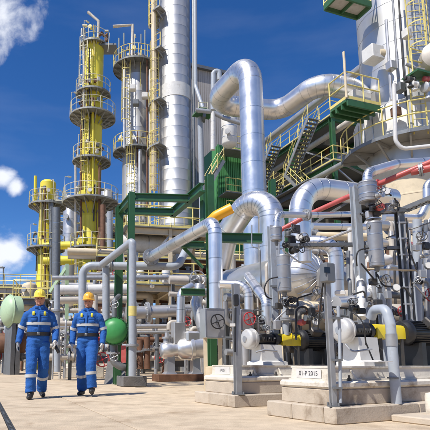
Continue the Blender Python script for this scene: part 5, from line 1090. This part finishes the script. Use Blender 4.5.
def person(label, foot, yaw, scale, pose, helmet, glove_l, glove_r, held):
    T = Matrix.Translation(foot) @ Matrix.Rotation(yaw, 4, 'Z') @ Matrix.Scale(scale, 4)
    t = thing('person', label, 'person', foot)
    def put(mb, name, m, par=t, sm=60):
        mb.v = [T @ v for v in mb.v]; return mb.build(name, m, par, base=foot, smooth=sm)
    hipz = .93
    torso = [((0, 0, .88), .165, .12), ((0, 0, .95), .188, .142), ((0, 0, 1.03), .180, .138), ((0, -.005, 1.10), .186, .142), ((0, -.01, 1.22), .192, .145), ((0, -.01, 1.33), .198, .140), ((0, 0, 1.40), .196, .124), ((0, .004, 1.445), .175, .108), ((0, .008, 1.485), .130, .092), ((0, .01, 1.525), .085, .08)]
    legs = {}; arms = {}
    for s in (-1, 1):
        kn, an = pose['legs'][s]
        kn, an = V(kn), V(an); hp = V((s * .088, 0, hipz))
        legs[s] = [(hp, .106, .126), (hp.lerp(kn, .35), .106, .114), (hp.lerp(kn, .75), .094, .10), (kn, .088, .094), (kn.lerp(an, .3), .086, .094), (kn.lerp(an, .75), .085, .092), (an + V((0, 0, .0)), .088, .098)]
        el, wr = pose['arms'][s]; el, wr = V(el), V(wr); sh = V((s * .15, .005, 1.40))
        arms[s] = [(sh, .062, .08), (V((s * .198, .005, 1.375)), .068, .080), (V((s*.198, .005, 1.375)).lerp(el, .5), .064, .070), (el, .058, .062), (el.lerp(wr, .4), .058, .060), (wr, .047, .050)]
    # body: one continuous surface with head, neck, trunk, arms, legs
    b = MB(); k = .72
    limb(b, [(p, rx * .86, ry * .86) for p, rx, ry in torso]); limb(b, [((0, .01, 1.46), .062), ((0, .0, 1.53), .056), ((0, -.01, 1.57), .058)])
    for s in (-1, 1):
        limb(b, [(p, rx * k, ry * k) for p, rx, ry in legs[s]]); limb(b, [(p, rx * k, ry * k) for p, rx, ry in arms[s]])
        wr = arms[s][-1][0]; limb(b, [(wr, .026), (wr + V((0, -.005, -.06)), .03, .02)], 8)
        limb(b, [(legs[s][-1][0], .05), (legs[s][-1][0] + V((0, -.02, -.07)), .045)], 10)
    hc = V((0, -.015, 1.685))
    head = [((0, -.03, 1.5380), .030, .030), ((0, -.03, 1.5510), .052, .058), ((0, -.022, 1.5760), .064, .080), ((0, -.016, 1.6060), .070, .090), ((0, -.014, 1.6410), .074, .094), ((0, -.010, 1.6760), .076, .096), ((0, -.006, 1.7160), .073, .093), ((0, -.004, 1.7510), .056, .074), ((0, -.002, 1.7660), .03, .04)]
    limb(b, head, 20)
    limb(b, [((0, -.104, 1.6610), .008, .008), ((0, -.118, 1.6310), .012, .012), ((0, -.122, 1.6180), .016, .013), ((0, -.105, 1.6090), .012, .008)], 8)     # nose
    b.ball((0, -.100, 1.6690), .05, .012, .010, 12, 6); b.ball((0, -.098, 1.5560), .026, .014, .016, 12, 6)                                                   # brow, chin
    for s in (-1, 1):
        b.ball((s * .043, -.084, 1.6210), .022, .016, .018, 10, 6); b.ball((s * .077, 0, 1.6410), .010, .022, .032, 8, 8)                                      # cheek, ear
    body = finish(put(b, 'body', 'skin'), .0085 * scale, 2)
    for s in (-1, 1):
        e = MB(); e.ball((s * .030, -.1045, 1.6490), .0125, .006, .0065, 10, 6); put(e, 'eye', 'eye')
    mo = MB(); mo.ball((0, -.112, 1.5840), .025, .007, .006, 12, 6); put(mo, 'mouth', 'lip')
    hr = MB(); limb(hr, [((0, .028, 1.5860), .058, .05), ((0, .020, 1.6260), .080, .080), ((0, .012, 1.6760), .081, .092), ((0, .010, 1.6960), .080, .094)], 16); put(hr, 'hair', 'hair')
    # coverall
    c = MB(); limb(c, [(V(p) + V((.006 * math.sin(i * 2.1 + yaw * 20), 0, 0)), rx * (1 + .018 * math.sin(i * 2.6)), ry * (1 + .03 * math.sin(i * 2.6 + 1))) for i, (p, rx, ry) in enumerate(densify(torso, 3))], 24)
    def wrinkle(pts, k, amp, ph, joint):
        d = densify(pts, k); n = len(d); out = []
        for i, e in enumerate(d):
            f = i / (n - 1); w = amp * (.35 + sum(math.exp(-((f - j) / .1) ** 2) for j in joint)); sft = V((math.sin(i * 1.9 + ph), math.cos(i * 1.3 + ph), 0)) * w * .5 * e[1]
            g_ = 1 + w * math.sin(i * 2.45 + ph); out.append((V(e[0]) + sft, e[1] * g_, e[2] * (2 - g_) if i % 3 else e[2] * g_))
        return out
    for s in (-1, 1): limb(c, wrinkle(legs[s], 5, .045, s * 1.3 + yaw * 9, (.45, .93, .08)), 18); limb(c, wrinkle(arms[s], 5, .05, s * .7 + yaw * 5, (.55, .35, .92)), 16)
    limb(c, [((0, .012, 1.475), .09, .085), ((0, .010, 1.515), .082, .080), ((0, .004, 1.545), .086, .084)], 18)                                            # collar
    c.ball((0, .0, .90), .15, .12, .10, 16, 8)
    cov = finish(put(c, 'coverall', 'blue_cloth'), .009 * scale, 3, .012 * scale)
    # pocket flaps, belt line, collar wings
    for s in (-1, 1):
        f = MB(); f.box((s * .088, -.152, 1.335), .105, .012, .035, (V((1, s * .12, 0)).normalized(), V((-s * .12, 1, 0)).normalized(), UP), .004); put(f, 'pocket_flap', 'blue_cloth', cov)
        f = MB(); f.box((s * .088, -.152, 1.285), .098, .010, .06, (V((1, s * .12, 0)).normalized(), V((-s * .12, 1, 0)).normalized(), UP), .004); put(f, 'pocket', 'blue_cloth', cov)
        f = MB(); f.box((s * .092, -.136, 1.395), .042, .016, .070, (V((1, s * .2, 0)).normalized(), V((-s * .2, 1, -.25)).normalized(), UP), .005); put(f, 'badge', 'patch', cov)
        f = MB(); f.box((s * .045, -.098, 1.498), .06, .014, .05, (V((1, s * .3, .25 * s)).normalized(), V((0, 1, .5)).normalized(), V((-.25 * s, -.4, 1)).normalized()), .006); put(f, 'collar_wing', 'blue_cloth', cov)
    pk = MB(); pk.box((0, -.158, 1.26), .034, .010, .34, (V((1, 0, 0)), V((0, 1, .02)).normalized(), UP), .004); put(pk, 'front_placket', 'blue_cloth', cov)
    pk = MB(); pk.box((0, -.165, 1.055), .05, .012, .045, None, .004); put(pk, 'belt_buckle', 'galv_dark', cov)
    def ringband(name, pts, f0, f1, grow, m, par):
        q = []
        for i in range(5):
            p, r, tg = at_limb(pts, f0 + (f1 - f0) * i / 4); q.append((p, r + grow, (r + grow) * 1.05))
        mb = MB(); limb(mb, q, 22); put(mb, name, m, par)
    tz = MB(); limb(tz, [((0, -.008, 1.205), .203, .157), ((0, -.008, 1.23), .204, .158), ((0, -.009, 1.255), .205, .158)], 30); put(tz, 'reflective_band', 'reflective', cov)
    bt = MB(); limb(bt, [((0, 0, 1.025), .203, .160), ((0, 0, 1.05), .204, .161), ((0, 0, 1.085), .205, .162)], 30); put(bt, 'belt', 'leather', cov)
    for s in (-1, 1):
        ringband('reflective_band', arms[s], .42, .50, .014, 'reflective', cov)
        ringband('reflective_band', legs[s], .66, .72, .013, 'reflective', cov)
    # boots
    for s in (-1, 1):
        an = legs[s][-1][0]; toe, lift, out = pose['feet'][s]; z0 = an.z - .105
        h = MB(); fw = V((out * .35, -1, 0)).normalized(); tz_ = -toe
        def fp(d, z): return an + fw * d + UP * (z - an.z + z0 + .0) + UP * (d * tz_)
        limb(h, [(an + V((0, 0, .12)), .068, .074), (an + V((0, 0, .05)), .066, .07), (an, .060, .066), (fp(.02, .075), .054, .07), (fp(.06, .045), .046, .045)], 14)
        rings = []
        for d_, w_, z_, hh in ((-.085, .024, .03, .028), (-.07, .036, .04, .04), (0, .042, .05, .05), (.07, .045, .045, .045), (.13, .047, .036, .036), (.17, .04, .032, .032), (.195, .02, .026, .024)):
            sx = UP.cross(fw).normalized(); rings.append([fp(d_, z_) + sx * w_ * math.cos(2*math.pi*j/14) + UP * hh * math.sin(2*math.pi*j/14) for j in range(14)])
        h.loft(rings); bo = finish(put(h, 'boot', 'leather'), .009 * scale, 3)
    # gloves with five fingers, curled
    for s, gm in ((-1, glove_l), (1, glove_r)):
        wr = arms[s][-1][0]; el = arms[s][3][0]; d = (wr - el).normalized(); d = (d + V((0, -.12, -.6))).normalized(); g = MB()
        nrm = V((s, 0, 0)); nrm = (nrm - d * nrm.dot(d)).normalized(); sd_ = d.cross(nrm) * (1 if s > 0 else -1)      # sd_ runs thumbwards (forward)
        if sd_.y > 0: sd_ = -sd_
        p0 = wr + d * .0
        def R4(c, w, th): return [c + sd_ * w * math.cos(2*math.pi*j/12) + nrm * th * math.sin(2*math.pi*j/12) for j in range(12)]
        g.loft([R4(p0 - d * .03, .038, .034), R4(p0, .036, .030), R4(p0 + d * .03, .040, .022), R4(p0 + d * .075, .045, .020), R4(p0 + d * .095, .042, .017)])
        for k_, (o_, ln) in enumerate(((.032, .072), (.011, .080), (-.011, .074), (-.031, .058))):
            a = p0 + d * .085 + sd_ * o_; cu = -nrm * .45
            b1_ = a + (d + cu * .35).normalized() * ln * .45; b2_ = b1_ + (d + cu * 1.5).normalized() * ln * .32; b3_ = b2_ + (d + cu * 3.0).normalized() * ln * .26
            limb(g, [(a, .0105), (b1_, .0105), (b2_, .0098), (b3_, .0085)], 8)
        a = p0 + d * .025 + sd_ * .030; m1 = a + (sd_ * .9 + d * .75 - nrm * .25).normalized() * .045; m2 = m1 + (d * 1.2 + sd_ * .25 - nrm * .5).normalized() * .036
        limb(g, [(a, .016), (m1, .0125), (m2, .0095)], 8)
        finish(put(g, 'glove', gm), .0055 * scale, 2)
    # helmet
    he = MB(); prof = []
    rings = []
    for z_, r_ in ((1.6880, 1.0), (1.7060, 1.0), (1.7410, .97), (1.7760, .86), (1.8010, .68), (1.8180, .42), (1.8240, .15)):
        rings.append([V((0, .0, z_)) + V((.103 * r_ * math.cos(2*math.pi*j/32), .127 * r_ * math.sin(2*math.pi*j/32) , 0)) for j in range(32)])
    he.loft(rings)
    rim = [[V((0, 0, z_)) + V(((.103 + e) * math.cos(2*math.pi*j/32), (.127 + e + (.034 * max(0, -math.sin(2*math.pi*j/32)) ** 2 if e > 0 else 0)) * math.sin(2*math.pi*j/32), -(.012 * max(0, -math.sin(2*math.pi*j/32)) if e > 0 else 0))) for j in range(32)] for z_, e in ((1.6880, -.004), (1.6820, .014), (1.6880, .016), (1.6980, -.002))]
    he.loft(rim, cap=False)
    hl_ = put(he, 'helmet', helmet, t, 50)
    rd = MB()
    for dx in (-.028, 0, .028): rd.tube([V((dx, .125 * math.cos(a_) * .99 , 1.7010 + .128 * math.sin(a_))) for a_ in [R(12 + 12 * i) for i in range(14)]], .006, 6, 0)
    put(rd, 'helmet_ridge', helmet, hl_)
    if held:
        for s, pts, rr, m in held:
            wr = arms[s][-1][0]; mb = MB(); mb.tube([wr + V(q) for q in pts], rr, 10, .02); put(mb, 'held_gloves', m)
    return t
fL = G(36, 398.2); fR = G(86.5, 395.8)
person('man in blue coverall and yellow helmet walking, nearer the left edge', fL, R(14), 1.0 * (109 / 500 * fL.y) / 1.826, {
    'legs': {-1: ((-.098, -.15, .53), (-.09, -.16, .105)), 1: ((.100, -.01, .50), (.085, .24, .135))},
    'arms': {-1: ((-.285, .08, 1.14), (-.325, -.02, .90)), 1: ((.285, .03, 1.14), (.27, -.17, .93))},
    'feet': {-1: (0, 0, -.4), 1: (.12, .0, .5)}}, 'helmet_yellow', 'glove_grey', 'glove_white',
    [(1, [(-.01, -.02, -.05), (.03, -.05, -.12), (.07, -.05, -.19)], .028, 'leather'), (-1, [(.0, -.02, -.06), (.01, -.04, -.14)], .022, 'leather')])
person('man in blue coverall, orange helmet and white gloves walking beside the green dome', fR, R(-3), 1.0 * (103.5 / 500 * fR.y) / 1.826, {
    'legs': {-1: ((-.100, -.03, .51), (-.105, .12, .112)), 1: ((.105, -.20, .54), (.13, -.20, .14))},
    'arms': {-1: ((-.275, .06, 1.14), (-.265, -.06, .885)), 1: ((.275, .03, 1.14), (.275, -.10, .89))},
    'feet': {-1: (0, 0, -.3), 1: (-.16, 0, .4)}}, 'helmet_orange', 'glove_white', 'glove_white', None)
# ---------------------------------------------------------------- tidy
for o in list(bpy.data.objects):
    if '_b' in o: del o['_b']
